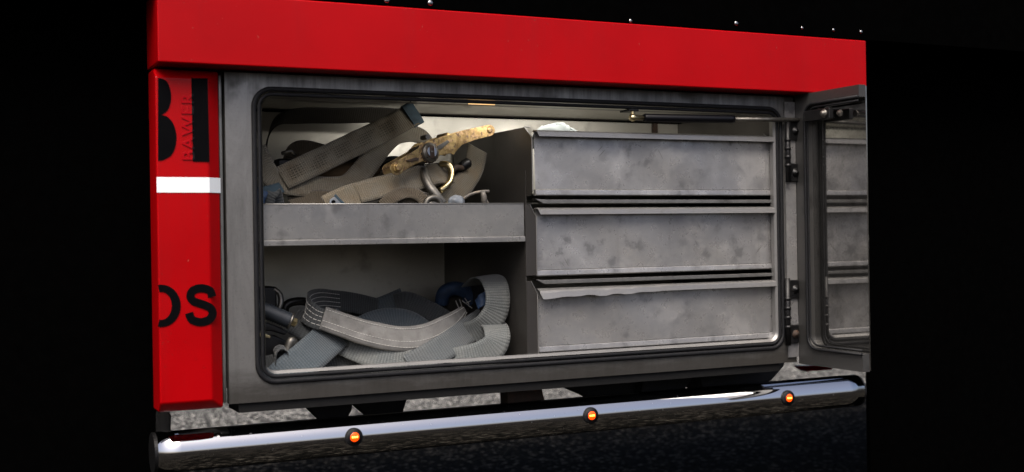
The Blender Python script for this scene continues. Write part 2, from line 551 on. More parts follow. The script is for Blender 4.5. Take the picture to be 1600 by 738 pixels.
def m_red(name='red_paint', rough=0.28, base=(0.32, 0.0004, 0.002), dusty=0.0):
    k = NT(name)
    v = k.coord()
    n1 = k.noise(v, 3.0, 5, 0.6)
    c = k.mix(k.ramp(n1, (0.3, 0.0), (0.75, 1.0)), base, tuple(x * 0.74 for x in base))
    runs = k.ramp(k.noise(k.coord((14, 14, 1.2)), 1.0, 6, 0.7), (0.5, 0.0), (0.8, 1.0))
    c = k.mix(k.math('MULTIPLY', runs, 0.22), c, (0.13, 0.012, 0.014))
    sp = k.ramp(k.noise(v, 190, 2, 0.5), (0.74, 0.0), (0.78, 1.0))
    c = k.mix(k.math('MULTIPLY', sp, 0.35), c, (0.30, 0.12, 0.09))
    if dusty:
        d = k.ramp(k.noise(v, 9, 6, 0.7), (0.35, 0.0), (0.8, 1.0))
        c = k.mix(k.math('MULTIPLY', d, dusty), c, (0.35, 0.2, 0.18))
    k.l(c, k.b.inputs['Base Color'])
    k.set(Roughness=rough)
    k.b.inputs['Specular IOR Level'].default_value = 0.11
    k.b.inputs['Coat Weight'].default_value = 0.04
    k.b.inputs['Coat Roughness'].default_value = 0.12
    k.bump(k.noise(v, 230, 2, 0.5), 0.0006, 0.12)
    return k.m
M['red'] = m_red()

def m_chrome():
    k = NT('chrome')
    v = k.coord()
    d = k.ramp(k.noise(v, 160, 5, 0.65), (0.62, 0.0), (0.72, 1.0))
    film = k.noise(v, 14, 5, 0.6)
    k.l(k.mix(k.math('MULTIPLY', d, 0.35), (0.52, 0.53, 0.55), (0.2, 0.19, 0.17)), k.b.inputs['Base Color'])
    k.l(k.math('ADD', k.math('MULTIPLY', film, 0.10), k.math('MULTIPLY', d, 0.3)), k.b.inputs['Roughness'])
    k.set(Metallic=1.0)
    return k.m
M['chrome'] = m_chrome()

def m_ground(name='asphalt', lift=1.0):
    k = NT(name)
    v = k.coord()
    vo = k.n('TexVoronoi')
    vo.inputs['Scale'].default_value = 60
    k.l(v, vo.inputs['Vector'])
    vb = k.n('TexVoronoi')
    vb.inputs['Scale'].default_value = 26
    k.l(v, vb.inputs['Vector'])
    sepc = k.n('SeparateColor')
    k.l(vo.outputs['Color'], sepc.inputs[0])
    sepb = k.n('SeparateColor')
    k.l(vb.outputs['Color'], sepb.inputs[0])
    n1 = k.noise(v, 1.6, 6, 0.6)
    st = k.ramp(sepc.outputs[0], (0.35, (0.02, 0.02, 0.02)), (0.6, (0.10, 0.097, 0.092)), (1.0, (0.55, 0.53, 0.49)))
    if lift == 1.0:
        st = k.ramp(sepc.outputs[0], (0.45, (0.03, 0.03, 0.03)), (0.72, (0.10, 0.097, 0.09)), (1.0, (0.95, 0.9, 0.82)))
    st = k.mix(k.ramp(sepb.outputs[0], (0.45, 0.0), (0.9, 0.75 if lift > 1 else 0.2)), st, (0.22, 0.215, 0.205))
    st = k.mix(k.math('MULTIPLY', k.ramp(n1, (0.35, 0.0), (0.7, 1.0)), 0.4), st, (0.05, 0.048, 0.045))
    gap = k.ramp(vo.outputs['Distance'], (0.35, 0.0), (0.7, 1.0))
    st = k.mix(gap, st, (0.02, 0.02, 0.02))
    st = k.mix(1.0, st, (1.08, 1.09, 1.09) if lift > 1 else (0.15, 0.14, 0.122), 'MULTIPLY')  # asphalt copy multiplied darker to put the under-truck shade into its colour
    k.l(st, k.b.inputs['Base Color'])
    k.set(Roughness=1.0)
    k.b.inputs['Specular IOR Level'].default_value = 0.02
    k.bump(k.math('SUBTRACT', 1.0, vo.outputs['Distance']), 0.008, 0.9)
    return k.m
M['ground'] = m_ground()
M['gravel'] = m_ground('pale_gravel', 2.0)

def emis(name, col, strength, rough=0.2):
    k = NT(name)
    k.set(Roughness=rough)
    k.b.inputs['Base Color'].default_value = col + (1,)
    k.b.inputs['Emission Color'].default_value = col + (1,)
    k.b.inputs['Emission Strength'].default_value = strength
    return k.m
M['amber'] = emis('amber_lens', (1.0, 0.075, 0.002), 0.22)
M['amberhot'] = emis('amber_diode', (1.0, 0.36, 0.04), 2.2)
M['led'] = emis('warm_led', (1.0, 0.62, 0.28), 0.4)

def m_decal():
    k = NT('black_decal')
    n1 = k.noise(k.coord(), 30, 5, 0.6)
    k.l(k.mix(n1, (0.0015, 0.0015, 0.002), (0.003, 0.003, 0.0035)), k.b.inputs['Base Color'])
    k.set(Roughness=0.55)
    k.b.inputs['Specular IOR Level'].default_value = 0.02
    return k.m
M['decal'] = m_decal()
M['whitevinyl'] = plain('white_reflective_tape', (0.74, 0.78, 0.80), 0.5, var=0.08, scale=25)

# ------------------------------------------------------------------ ground
bm = bmesh.new()
box(bm, -150, 150, -150, 150, -0.3, 0)
g = link('ground', bm, M['gravel'])
g['kind'] = 'structure'
g['label'] = 'pale sunlit gravel beyond the truck'
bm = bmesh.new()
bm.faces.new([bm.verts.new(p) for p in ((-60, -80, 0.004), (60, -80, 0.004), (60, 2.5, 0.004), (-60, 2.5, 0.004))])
g = link('road', bm, M['ground'])  # ground repeated in a darker tone that paints in the shade of the truck
g['kind'] = 'structure'
g['label'] = 'coarse asphalt under the truck, darkened in its colour for the shade'

# ------------------------------------------------------------------ truck body
T = thing('truck', 'red painted truck side rail with black deck above and black undercarriage behind the steel box', 'truck')
YR_ = -0.055
xl, xr = A(246, 60, YR_).x, A(1354, 100, YR_).x
zb = K(0, 1.112, YR_)[1]
zt = K(0, 1.2405, YR_)[1]
link('side_rail', B(xl, xr, YR_, 0.06, zb, zt), M['red'], T, bevel=0.003)
link('deck_panel', B(-1.3, 3.2, YR_ + 0.01, 0.06, zt + 0.004, 1.75), M['black'], T)
link('rail_backing', B(-0.10, 1.47, 0.012, 0.30, 1.103, zb + 0.05), M['chassis'], T)
link('underbody', B(-1.3, 9.0, 0.50, 1.72, 0.56, 1.3), M['black'], T)
xe0, xe1 = A(247, 369, 0.10).x, A(1354.5, 369, 0.10).x
link('added_end_panel', B(-1.3, xe0, 0.10, 1.5, 0.14, zt + 0.3), M['black'], T)  # both black panels are added, made up to keep the sides dark
link('added_end_panel', B(xe1, 3.2, 0.10, 0.112, 0.06, zt + 0.3), M['black'], T)
for (x, y, r) in ((604, 1, .0048), (672, 5, .005), (985, 33, .0035), (1150, 37, .0045), (1253, 44, .003), (1302, 47, .003), (1345, 50, .0035)):
    p = A(x, y, YR_ + 0.01)
    link('bolt_head', lathe(p, (0, -1, 0), ((0, r * 1.2), (r * 0.5, r * 1.1), (r * 0.8, r * 0.6), (r * 0.82, 0))), M['glint'], T, smooth=True)

def bracket(pts, d, mat, Y=0.1):
    return link('bracket', prism([A(x, y, Y) for x, y in pts], (0, d, 0)), mat, T, bevel=0.004)
bracket(((462, 612), (552, 607), (551, 640), (540, 660), (508, 664), (470, 628)), 0.03, M['chassis'], 0.13)
bracket(((550, 612), (639, 604), (638, 620), (630, 646), (585, 660), (548, 628)), 0.03, M['chassis'], 0.16)
bracket(((792, 590), (850, 585), (847, 605), (856, 640), (794, 645)), 0.04, M['rusty'], 0.10)
bracket(((850, 592), (1020, 578), (1005, 622), (940, 632), (908, 616)), 0.03, M['chassis'], 0.13)
bracket(((1012, 576), (1095, 574), (1088, 584), (1070, 610), (1000, 620)), 0.03, M['chassis'], 0.10)
bracket(((1088, 570), (1228, 558), (1226, 572), (1205, 596), (1100, 612)), 0.2, M['chassis'], 0.10)
bracket(((240, 640), (262, 638), (268, 650), (267, 690), (240, 700)), 0.03, M['chassis'], 0.10)
link('underframe_rail', B(0.02, 1.24, 0.006, 0.09, 0.482, 0.4985), M['chassis'], T)
link('mud_flap', prism([A(1246, 572, 0.9), A(1300, 570, 0.9), A(1300, 578, 0.9), A(1262, 581, 0.9), A(1252, 578, 0.9)], (0, 0.02, 0)), M['red'], T, label='small red flap low behind the open door')

# ------------------------------------------------------------------ closed red box on the left
RB = thing('red_locker', 'closed red locker with cut black lettering and a white stripe, left of the steel box', 'locker')
YP = -0.022
def PP(x, y, Y=YP):
    return A(x, y, Y)
x0, x1 = A(246, 369, YP).x, A(328, 369, YP).x  # left end of the panel set at the pixel column of the image border
xo = A(345, 369, -0.002).x
zA, zB = A(300, 628, YP).z, A(300, 122, YP).z
zO0, zO1 = A(300, 641, -0.002).z, A(300, 110, -0.002).z
bm = bmesh.new()
pts = [(x0, YP, zA), (x1, YP, zA), (x1, YP, zB), (x0, YP, zB), (x0, -0.002, zO0), (xo, -0.002, zO0), (xo, -0.002, zO1), (x0, -0.002, zO1),
       (x0, 0.05, zO0), (xo, 0.05, zO0), (xo, 0.05, zO1), (x0, 0.05, zO1)]
v = [bm.verts.new(p) for p in pts]
for f in ((0, 1, 2, 3), (0, 1, 5, 4), (1, 2, 6, 5), (2, 3, 7, 6), (3, 0, 4, 7), (4, 5, 9, 8), (5, 6, 10, 9), (6, 7, 11, 10), (7, 4, 8, 11), (8, 9, 10, 11)):
    bm.faces.new([v[i] for i in f])
link('panel', bm, M['red'], RB, bevel=0.0035)
# white stripe follows the bevel
yb = YP - 0.0008
s0, s1 = A(260, 301, YP).z, A(260, 277, YP).z
bm = bmesh.new()
prof = [(x0, yb), (x1 + 0.0004, yb), (xo + 0.0008, -0.003), (xo + 0.0008, 0.002)]
a = [bm.verts.new((x, y, s0)) for x, y in prof]
b = [bm.verts.new((x, y, s1)) for x, y in prof]
for i in range(3):
    bm.faces.new((a[i], a[i + 1], b[i + 1], b[i]))
link('stripe', bm, M['whitevinyl'], RB, label='white stripe across the red locker')

def decal(name, polys, label, par=RB):
    bm = bmesh.new()
    for pts in polys:
        prism([A(x, y, YP - 0.0012) for x, y in pts], (0, 0.001, 0), bm)
    bmesh.ops.triangulate(bm, faces=[f for f in bm.faces if len(f.verts) > 4])
    return link(name, bm, M['decal'], par, label=label)
bw = [(t[0], t[1]) for t in spline([(252, 122.5), (261, 128), (266.5, 142), (267, 158), (262, 172), (252, 180)], 6)]
bw2 = [(t[0], t[1]) for t in spline([(252, 180), (262, 183), (271, 194), (275.5, 211), (274, 229), (267, 243), (254, 250.5)], 6)]
decal('letter', [[(247, 122)] + bw + [(247, 181)], [(247, 179)] + bw2 + [(247, 251)]], 'right half of a big black B cut off with its panel at the image border')
decal('letter', [[(299, 122), (324.5, 122.5), (327.5, 253), (301.5, 252.5)]], 'big black I')
o_ = []
for k in range(25):
    a_ = R(-100 + 200 * k / 24)
    o_.append((252 + 30.5 * math.cos(a_), 478 - 33 * math.sin(a_), 252 + 16.5 * math.cos(a_), 478 - 22 * math.sin(a_)))
decal('letter', [[(q[0], q[1]), (p[0], p[1]), (p[2], p[3]), (q[2], q[3])] for p, q in zip(o_, o_[1:])], 'right half of a black O cut off with its panel at the image border')
sc = [t for t in spline([(331.5, 464), (328, 454.5), (315, 450.5), (302, 454), (297.5, 463), (303, 471), (316, 475.5), (328, 481), (332.5, 490), (327, 499.5), (313.5, 503.5), (300, 499.5), (295.5, 489)], 6)]
sp = []
for i, t in enumerate(sc):
    a_ = Vector(sc[max(0, i - 1)])
    b_ = Vector(sc[min(len(sc) - 1, i + 1)])
    d = (b_ - a_).normalized()
    n_ = Vector((-d.y, d.x)) * 6.4
    sp.append((t[0] + n_.x, t[1] + n_.y, t[0] - n_.x, t[1] - n_.y))
decal('letter', [[(q[0], q[1]), (p[0], p[1]), (p[2], p[3]), (q[2], q[3])] for p, q in zip(sp, sp[1:])], 'black S')
# raised word running up the panel
def m_emboss():
    k = NT('red_embossed_paint')
    sep = k.n('SeparateXYZ')
    k.l(k.co.outputs['Object'], sep.inputs[0])
    lim = A(299.6, 190, YP).x
    f = k.math('GREATER_THAN', sep.outputs[0], lim)
    k.l(k.mix(f, (0.28, 0.0006, 0.004), (0.005, 0.005, 0.006)), k.b.inputs['Base Color'])
    k.set(Roughness=0.4)
    k.b.inputs['Specular IOR Level'].default_value = 0.1
    return k.m
fc = bpy.data.curves.new('raised_word', 'FONT')
fc.body = 'BAWER'
fc.size = 0.031
fc.extrude = 0.0001
fc.bevel_depth = 0.0003
fc.space_character = 1.12
fo = bpy.data.objects.new('raised_word', fc)
COL.objects.link(fo)
bpy.context.view_layer.update()
me = bpy.data.meshes.new_from_object(fo.evaluated_get(bpy.context.evaluated_depsgraph_get()))
bpy.data.objects.remove(fo)
L = max(v.co.x for v in me.vertices)
p0, p1 = A(304, 252, YP), A(303, 146, YP)
mm = Matrix.Translation((p0.x, YP - 0.0013, p0.z)) @ Matrix(((0, -1, 0, 0), (0, 0, -1, 0), (1, 0, 0, 0), (0, 0, 0, 1)))
mm = mm @ Matrix.Scale((p1.z - p0.z) / L, 4, (1, 0, 0)) @ Matrix.Scale(1.0, 4, (0, 1, 0))
me.transform(mm)
me.name = 'raised_word'
me.materials.clear()
me.materials.append(m_emboss())
ro = bpy.data.objects.new('raised_word', me)
COL.objects.link(ro)
ro.parent = RB
ro['label'] = 'raised word BAWER running up the red panel'
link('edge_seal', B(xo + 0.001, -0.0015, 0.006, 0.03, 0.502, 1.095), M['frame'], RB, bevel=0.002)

# ------------------------------------------------------------------ steel storage box
SB = thing('storage_box', 'open stainless steel storage box with side-hinged door and three drawers, mounted on the truck', 'storage box')
X0, X1, Z0, Z1 = 0.002, 1.2845, 0.5, 1.1
OX0, OX1, OZ0, OZ1, OR = 0.058, 1.243, 0.539, 1.068, 0.03
# front frame with rounded opening
outer, inner = [], rrect(OX0, OX1, OZ0, OZ1, OR, 0, 8)
cxm, czm = (X0 + X1) / 2, (Z0 + Z1) / 2
bm = bmesh.new()
iv = [bm.verts.new(p) for p in inner]
ivb = [bm.verts.new(p + Vector((0, 0.02, 0))) for p in inner]
cor = [(X1, Z1), (X0, Z1), (X0, Z0), (X1, Z0)]
cv = [bm.verts.new((x, 0, z)) for x, z in cor]
cvb = [bm.verts.new((x, 0.02, z)) for x, z in cor]
n9 = 9
for q in range(4):
    seg = iv[q * n9:(q + 1) * n9]
    for a_, b_ in zip(seg, seg[1:]):
        bm.faces.new((cv[q], a_, b_))
    nx = iv[((q + 1) * n9) % 36]
    bm.faces.new((cv[q], seg[-1], nx, cv[(q + 1) % 4]))
    bm.faces.new((cv[q], cv[(q + 1) % 4], cvb[(q + 1) % 4], cvb[q]))
for i in range(36):
    bm.faces.new((iv[i], iv[(i + 1) % 36], ivb[(i + 1) % 36], ivb[i]))
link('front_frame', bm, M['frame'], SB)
# rubber gasket round the opening with a groove: outer bead and inner bead
bm = tube(rrect(OX0 - 0.004, OX1 + 0.004, OZ0 - 0.004, OZ1 + 0.004, OR + 0.004, -0.002, 8), 0.0047, None, 10, True, sx=0.7, ref=(0, 1, 0))
tube(rrect(OX0 + 0.0055, OX1 - 0.0055, OZ0 + 0.0055, OZ1 - 0.0055, OR - 0.0055, -0.001, 8), 0.0036, bm, 10, True, sx=0.7, ref=(0, 1, 0))
link('gasket', bm, M['rubber'], SB, smooth=True)
# steel return lip inside the gasket
a_ = rrect(OX0 + 0.011, OX1 - 0.010, OZ0 + 0.0105, OZ1 - 0.011, OR - 0.010, -0.001, 8)
b_ = rrect(OX0 + 0.0115, OX1 - 0.0135, OZ0 + 0.0155, OZ1 - 0.0115, OR - 0.0115, 0.004, 8)
bm = bmesh.new()
n = len(a_)
va = [bm.verts.new(p) for p in a_]
vb = [bm.verts.new(p) for p in b_]
vc = [bm.verts.new(p + Vector((0, 0.012, 0))) for p in b_]
for i in range(n):
    j = (i + 1) % n
    bm.faces.new((va[i], va[j], vb[j], vb[i]))
    bm.faces.new((vb[i], vb[j], vc[j], vc[i]))
link('opening_lip', bm, M['edge'], SB, smooth=False)
# inside shell
IX0, IX1, IZ0, IZ1, YB = 0.012, 1.272, 0.528, 1.082, 0.45
link('back_panel', B(IX0, IX1, YB, YB + 0.004, IZ0, IZ1), M['inner'], SB)
link('top_panel', B(IX0 - 0.004, IX1 + 0.004, 0.021, YB + 0.004, IZ1 + 0.001, IZ1 + 0.005), M['inner'], SB)
link('bottom_panel', B(IX0 - 0.004, IX1 + 0.004, 0.021, YB + 0.004, IZ0 - 0.005, IZ0 - 0.001), M['inner'], SB)
link('side_panel', B(IX0 - 0.004, IX0 - 0.001, 0.021, YB + 0.004, IZ0, IZ1), M['inner'], SB)
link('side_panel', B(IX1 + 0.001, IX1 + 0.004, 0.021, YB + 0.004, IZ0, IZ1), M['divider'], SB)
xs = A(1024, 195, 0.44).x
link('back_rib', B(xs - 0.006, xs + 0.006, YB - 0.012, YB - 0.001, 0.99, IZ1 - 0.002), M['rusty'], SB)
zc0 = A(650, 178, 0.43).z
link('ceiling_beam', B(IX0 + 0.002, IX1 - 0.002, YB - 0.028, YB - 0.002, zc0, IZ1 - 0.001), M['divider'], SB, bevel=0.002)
link('beam_seam', B(IX0 + 0.002, IX1 - 0.002, YB - 0.022, YB - 0.001, zc0 - 0.004, zc0 - 0.0005), M['black'], SB)
# warm strip lamp under the front edge of the ceiling
xla = A(755, 161, 0.03).x
lp = link('ceiling_lamp', B(xla - 0.03, xla + 0.66, 0.03, 0.046, IZ1 - 0.015, IZ1 - 0.002), M['blackmetal'], SB)
link('lens', B(xla - 0.027, xla + 0.027, 0.032, 0.044, IZ1 - 0.0208, IZ1 - 0.0155), M['led'], lp)
al = bpy.data.lights.new('ceiling_lamp_light', 'AREA')
al.shape = 'RECTANGLE'
al.size, al.size_y = 0.66, 0.012
al.energy = 0.48
al.color = (1.0, 0.94, 0.87)
alo = bpy.data.objects.new('ceiling_lamp_light', al)
alo.location = (xla + 0.31, 0.05, IZ1 - 0.022)
alo.rotation_euler = (R(68), 0, 0)
COL.objects.link(alo)
# shelf tray of the left half
sx0, sz0 = K(0.056, 0.784, 0.016)
sx1, sz1 = K(0.6005, 0.8605, 0.016)
bm = B(sx0 - 0.05, sx1, 0.016, 0.0185, sz0 + 0.012, sz1)
prism([(sx0 - 0.05, 0.0165, sz0 + 0.012), (sx0 - 0.05, 0.011, sz0 + 0.0095), (sx0 - 0.05, 0.011, sz0), (sx0 - 0.05, 0.0185, sz0), (sx0 - 0.05, 0.0185, sz0 + 0.012)], (sx1 - sx0 + 0.05, 0, 0), bm)
sh = link('shelf', bm, M['shelf'], SB, bevel=0.0006)
link('shelf_floor', B(sx0 - 0.05, sx1, 0.019, YB - 0.001, sz0 + 0.001, sz0 + 0.003), M['inner'], sh)
link('rolled_edge', tube([(sx0 - 0.05, 0.0168, sz1), (sx1, 0.0168, sz1)], 0.0016, None, 8), M['edge'], sh, smooth=True)
# divider between shelves and drawers
dx0 = K(0.6015, 0, 0.018)[0]
dx1 = K(0.6255, 0, 0.018)[0]
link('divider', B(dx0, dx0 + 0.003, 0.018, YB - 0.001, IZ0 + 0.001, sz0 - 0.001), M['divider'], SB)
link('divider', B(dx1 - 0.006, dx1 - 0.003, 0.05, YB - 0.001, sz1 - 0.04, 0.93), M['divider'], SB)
for (za, zbb) in ((0.7145, 0.8585), (0.5515, 0.7035)):
    za = K(0, za, 0.014)[1]
    zbb = K(0, zbb, 0.014)[1]
    bm = prism([(dx0, 0.014, za), (dx1, 0.014, za), (dx1, 0.014, zbb - 0.026), (dx0 + 0.010, 0.014, zbb), (dx0, 0.014, zbb)], (0, 0.003, 0))
    fl = link('divider_flange', bm, M['divider'], SB, bevel=0.0006)
    tube([(dx1, 0.013, za), (dx1, 0.013, zbb - 0.026), (dx0 + 0.010, 0.013, zbb)], 0.0009, (bm := bmesh.new()), 6)
    link('edge_line', bm, M['edge'], fl)

# drawers
YD = 0.02
def drawer(zlo, zhi, xa, xb, lab, bent=False):
    xa, _ = K(xa, 0, YD)
    xb, zlo = K(xb, zlo, YD)
    zhi = K(0, zhi, YD)[1]
    d = thing('drawer', None, None)
    del d['label'], d['category']
    d.parent = SB
    if lab:
        d['label'] = lab
    # front sheet, slightly dished grid
    bm = bmesh.new()
    nx, nz = 40, 12
    rnd = random.Random(int(zlo * 1000))
    ph = [rnd.uniform(0, 6) for _ in range(6)]
    def yy(u, v):
        return YD + 0.0012 * math.sin(u * 7 + ph[0]) * math.sin(v * 3.1 + ph[1]) + 0.0007 * math.sin(u * 17 + ph[2] + v * 4)
    zk = zlo + 0.0135
    gv = [[bm.verts.new((xa + (xb - xa) * i / nx, yy(i / nx, j / nz), zk + (zhi - zk) * j / nz)) for i in range(nx + 1)] for j in range(nz + 1)]
    for j in range(nz):
        for i in range(nx):
            f = bm.faces.new((gv[j][i], gv[j][i + 1], gv[j + 1][i + 1], gv[j + 1][i]))
            f.smooth = True
    link('front_sheet', bm, M['drawer'], d)
    # folded bottom edge
    bm = prism([(xa, YD - 0.001, zlo + 0.0128), (xa, YD - 0.0035, zlo + 0.0115), (xa, YD - 0.0045, zlo + 0.002), (xa, YD - 0.002, zlo), (xa, YD + 0.006, zlo), (xa, YD + 0.006, zlo + 0.0128)], (xb - xa, 0, 0))
    link('bottom_fold', bm, M['drawer'], d, bevel=0.0006)
    # top lip: folds forward and down, longer to the right
    bm = bmesh.new()
    N = 40
    rows = []
    lx0, lx1 = xa - 0.002, xb + 0.013
    for i in range(N + 1):
        u = i / N
        x = lx0 + (lx1 - lx0) * u
        dr = 0.0
        if bent:
            dr = 0.007 * math.exp(-(u / 0.10) ** 2) + 0.004 * math.exp(-((u - 0.25) / 0.16) ** 2) * (1 + 0.5 * math.sin(u * 60))
        tw = 1.0 + (0.5 * dr / 0.007)
        pr = [(YD + 0.004, zhi + 0.001), (YD - 0.002, zhi + 0.0035), (YD - 0.014, zhi + 0.0015 - dr * 0.4), (YD - 0.0175, zhi - 0.001 - dr * 0.7), (YD - 0.0195 - dr * 0.3, zhi - 0.0105 * tw - dr * 0.3),
              (YD - 0.0183 - dr * 0.3, zhi - 0.0105 * tw - dr * 0.3), (YD - 0.0160, zhi - 0.0015 - dr * 0.7), (YD - 0.013, zhi - 0.0003 - dr * 0.4), (YD - 0.002, zhi + 0.0015), (YD + 0.004, zhi - 0.001)]
        rows.append([bm.verts.new((x + (0.004 if (i == 0 and k in (4, 5)) else 0), y, z)) for k, (y, z) in enumerate(pr)])
    for a_, b_ in zip(rows, rows[1:]):
        for k in range(10):
            bm.faces.new((a_[k], a_[(k + 1) % 10], b_[(k + 1) % 10], b_[k]))
    bm.faces.new(rows[0])
    bm.faces.new(rows[-1])
    link('top_lip', bm, M['edge'], d, label='bent and crumpled top lip' if bent else None)
    # sides: sheet with chamfered front top corner
    for s, x in ((-1, xa - 0.004), (1, xb + 0.004)):
        pts = [(x, YD + 0.001, zlo + 0.010), (x, YD + 0.001, zhi - 0.012), (x, YD + 0.035, zhi + 0.012), (x, 0.43, zhi + 0.012), (x, 0.43, zlo), (x, YD + 0.012, zlo)]
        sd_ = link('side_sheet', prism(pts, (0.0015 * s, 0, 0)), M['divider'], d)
        if s < 0:
            bm = tube([(x - 0.001, YD, zlo + 0.010), (x - 0.001, YD, zhi - 0.012), (x - 0.001, YD + 0.035, zhi + 0.0125), (x + 0.012, YD + 0.037, zhi + 0.0125)], 0.0013, None, 6)
        else:
            bm = tube([(x, YD + 0.001, zlo + 0.012), (x, YD, zhi - 0.010), (x, YD + 0.035, zhi + 0.0125)], 0.0009, None, 6)
        link('bright_edge', bm, M['edge'], sd_)
    link('tray_bottom', B(xa - 0.002, xb + 0.002, YD + 0.007, 0.43, zlo + 0.004, zlo + 0.006), M['inner'], d)
    link('tray_back', B(xa - 0.002, xb + 0.002, 0.427, 0.43, zlo + 0.008, zhi + 0.008), M['inner'], d)
    return d
drawer(0.8765, 1.0065, 0.626, 1.2225, 'top drawer with straight lip and white cloth inside')
drawer(0.7125, 0.8485, 0.6265, 1.2205, 'middle drawer with blotchy scratched front')
drawer(0.5575, 0.6850, 0.6285, 1.2185, 'bottom drawer with bent crumpled lip', True)
# runners between the drawers
for z in (0.8665, 0.7025):
    xa, z1_ = K(0.6235, z, 0.016)
    xb, _ = K(1.225, z, 0.016)
    bm = prism([(xa, 0.012, z1_ + 0.004), (xa + 0.02, 0.012, z1_ - 0.006), (xb - 0.004, 0.012, z1_ - 0.006), (xb - 0.004, 0.012, z1_ + 0.001), (xa + 0.02, 0.012, z1_ + 0.002)], (0, 0.02, 0))
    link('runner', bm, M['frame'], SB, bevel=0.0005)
rx0 = K(1.226, 0, 0.03)[0]
link('right_jamb', B(rx0 + 0.006, rx0 + 0.009, 0.022, 0.20, IZ0 + 0.002, 1.03), M['divider'], SB)

# door, open at a right angle
XD = 1.287
DR = thing('door', None, None)
del DR['label'], DR['category']
DR.parent = SB
DR['label'] = 'open mirror-polished door reflecting the drawers'
YE = A(1354, 128, 0).y
def dY(px_, y=400):
    d = fwd * F + rgt * (px_ - 800) + upv * (369 - y)
    return (CAM + d * ((XD - CAM.x) / d.x))
yE = dY(1346).y  # door cut short at a pixel column next to the image border
zD0, zD1 = 0.4965, 1.1035
# rim with raised border and pan
y_p0 = dY(1262).y
zp0, zp1 = 0.538, 1.074
# seal: dark line round the pan
path = [Vector((XD - 0.002, yE - 0.002, zp0 - 0.004))]
cs = rrect(yE - 0.5, y_p0 + 0.0, zp0 - 0.004, zp1 + 0.004, 0.028, 0, 8)
cs = [Vector((XD - 0.003, p.x, p.z)) for p in cs]
seq = [p for p in cs if p.y >= yE - 0.1]
right = sorted(seq, key=lambda p: math.atan2(p.z - 0.8, p.y - (yE - 0.05)))
right = [Vector((XD - 0.003, yE + 0.001, zp0 - 0.004))] + [p for p in right if p.y > yE] + [Vector((XD - 0.003, yE + 0.001, zp1 + 0.004))]
bm = tube(right, 0.0036, None, 8, ref=(1, 0, 0))
XPAN = 1.305
cpts = [(XD, yE, zD0), (XD, -0.004, zD0), (XD, -0.004, zD1), (XD, yE, zD1)] + [(XD, p.y, p.z) for p in reversed(right)]
link('door_shell', prism(cpts, (XPAN - XD, 0, 0)), M['doorframe'], DR)
in2 = [Vector((XD - 0.002, p.y - (0.008 if p.y > yE + 0.01 else 0), 0.806 + (p.z - 0.806) * 0.97)) for p in right]
tube(in2, 0.0022, bm, 8, ref=(1, 0, 0))
link('door_seal', bm, M['rubber'], DR, smooth=True)
link('inner_pan', B(XPAN, XPAN + 0.003, yE, -0.004, zD0 + 0.002, zD1 - 0.002), M['mirror'], DR)
# dark dirty channel strip next to the hinge side with punched slots
yc0, yc1 = dY(1287).y, dY(1266).y
# hinge flange facing outward
link('hinge_flange', B(A(1229.5, 400, -0.004).x, XD - 0.001, -0.0045, -0.002, 0.512, 1.088), M['drawer'], DR, label='bright hinge flange between gasket and door')
for py in (205, 270, 452, 522):
    c = A(1242, py, -0.008)
    h = link('hinge_plate', B(c.x - 0.017, c.x + 0.010, -0.0105, -0.005, c.z - 0.021, c.z + 0.021), M['blackmetal'], DR, bevel=0.002)
    bm = lathe((c.x, -0.0105, c.z), (0, -1, 0), ((0, 0.0095), (0.0015, 0.0095), (0.0016, 0.006), (0.005, 0.0055), (0.0055, 0.003), (0.0035, 0.0028), (0.0035, 0)), None, 18)
    link('bolt', bm, M['rusty'] if py == 522 else M['blackmetal'], h, smooth=True)
for pa, pb in ((190, 285), (435, 540)):
    a_, b_ = A(1230, pa, -0.012), A(1230, pb, -0.012)
    bm = tube([(a_.x, -0.0125, b_.z), (a_.x, -0.0125, a_.z)], 0.0062, None, 14)
    hb = link('hinge_barrel', bm, M['blackmetal'], DR, smooth=True)
    for k in range(4):
        z = b_.z + (a_.z - b_.z) * (0.25 + 0.14 * k)
        link('knuckle', tube([(a_.x, -0.0125, z), (a_.x, -0.0125, z + 0.007)], 0.0072, None, 14), M['blackmetal'], hb, smooth=True)
# gas strut
GS = thing('gas_strut', None, None)
del GS['label'], GS['category']
GS.parent = SB
GS['label'] = 'black gas strut holding the door open'
pa, pb = A(990, 184, -0.016), A(1252, 187.5, -0.016)
ax = (pb - pa).normalized()
ball = link('ball_joint', lathe(pa - ax * 0.002, ax, ((-0.008, 0.002), (-0.006, 0.0065), (0, 0.0085), (0.006, 0.0065), (0.0075, 0.0052), (0.022, 0.0052), (0.022, 0.004), (0.026, 0.004))), M['brass'], GS, smooth=True)
link('ball_stud', cyl(pa + Vector((0, 0.004, 0.016)), (0, 0, -1), 0.004, 0.016), M['brass'], GS)
link('stud_plate', B(pa.x - 0.012, pa.x + 0.012, -0.018, 0.02, pa.z + 0.0135, pa.z + 0.018), M['blackmetal'], GS, bevel=0.001)
q0, q1 = A(1006, 184.3, -0.016), A(1146, 186.5, -0.016)
link('cylinder', tube([q0, q0 + ax * 0.003, q1 - ax * 0.012, q1 - ax * 0.008, q1], [0.007, 0.0088, 0.0088, 0.0092, 0.0085], None, 20), M['strut'], GS, smooth=True)
link('piston_rod', tube([q1, pb], 0.0050, None, 14), M['zinc'], GS, smooth=True)
pc = Vector((XD - 0.012, dY(1298, 187).y, pb.z + 0.003))
link('end_joint', tube([pb - ax * 0.004, pb + ax * 0.004, pb.lerp(pc, 0.35), pb.lerp(pc, 0.7)], [0.0045, 0.006, 0.0055, 0.005], None, 14), M['zinc'], GS, smooth=True)
db = link('door_bracket', B(XD - 0.016, XD - 0.003, dY(1308).y, dY(1268).y, pc.z - 0.012, pc.z + 0.012), M['blackmetal'], GS, bevel=0.002)
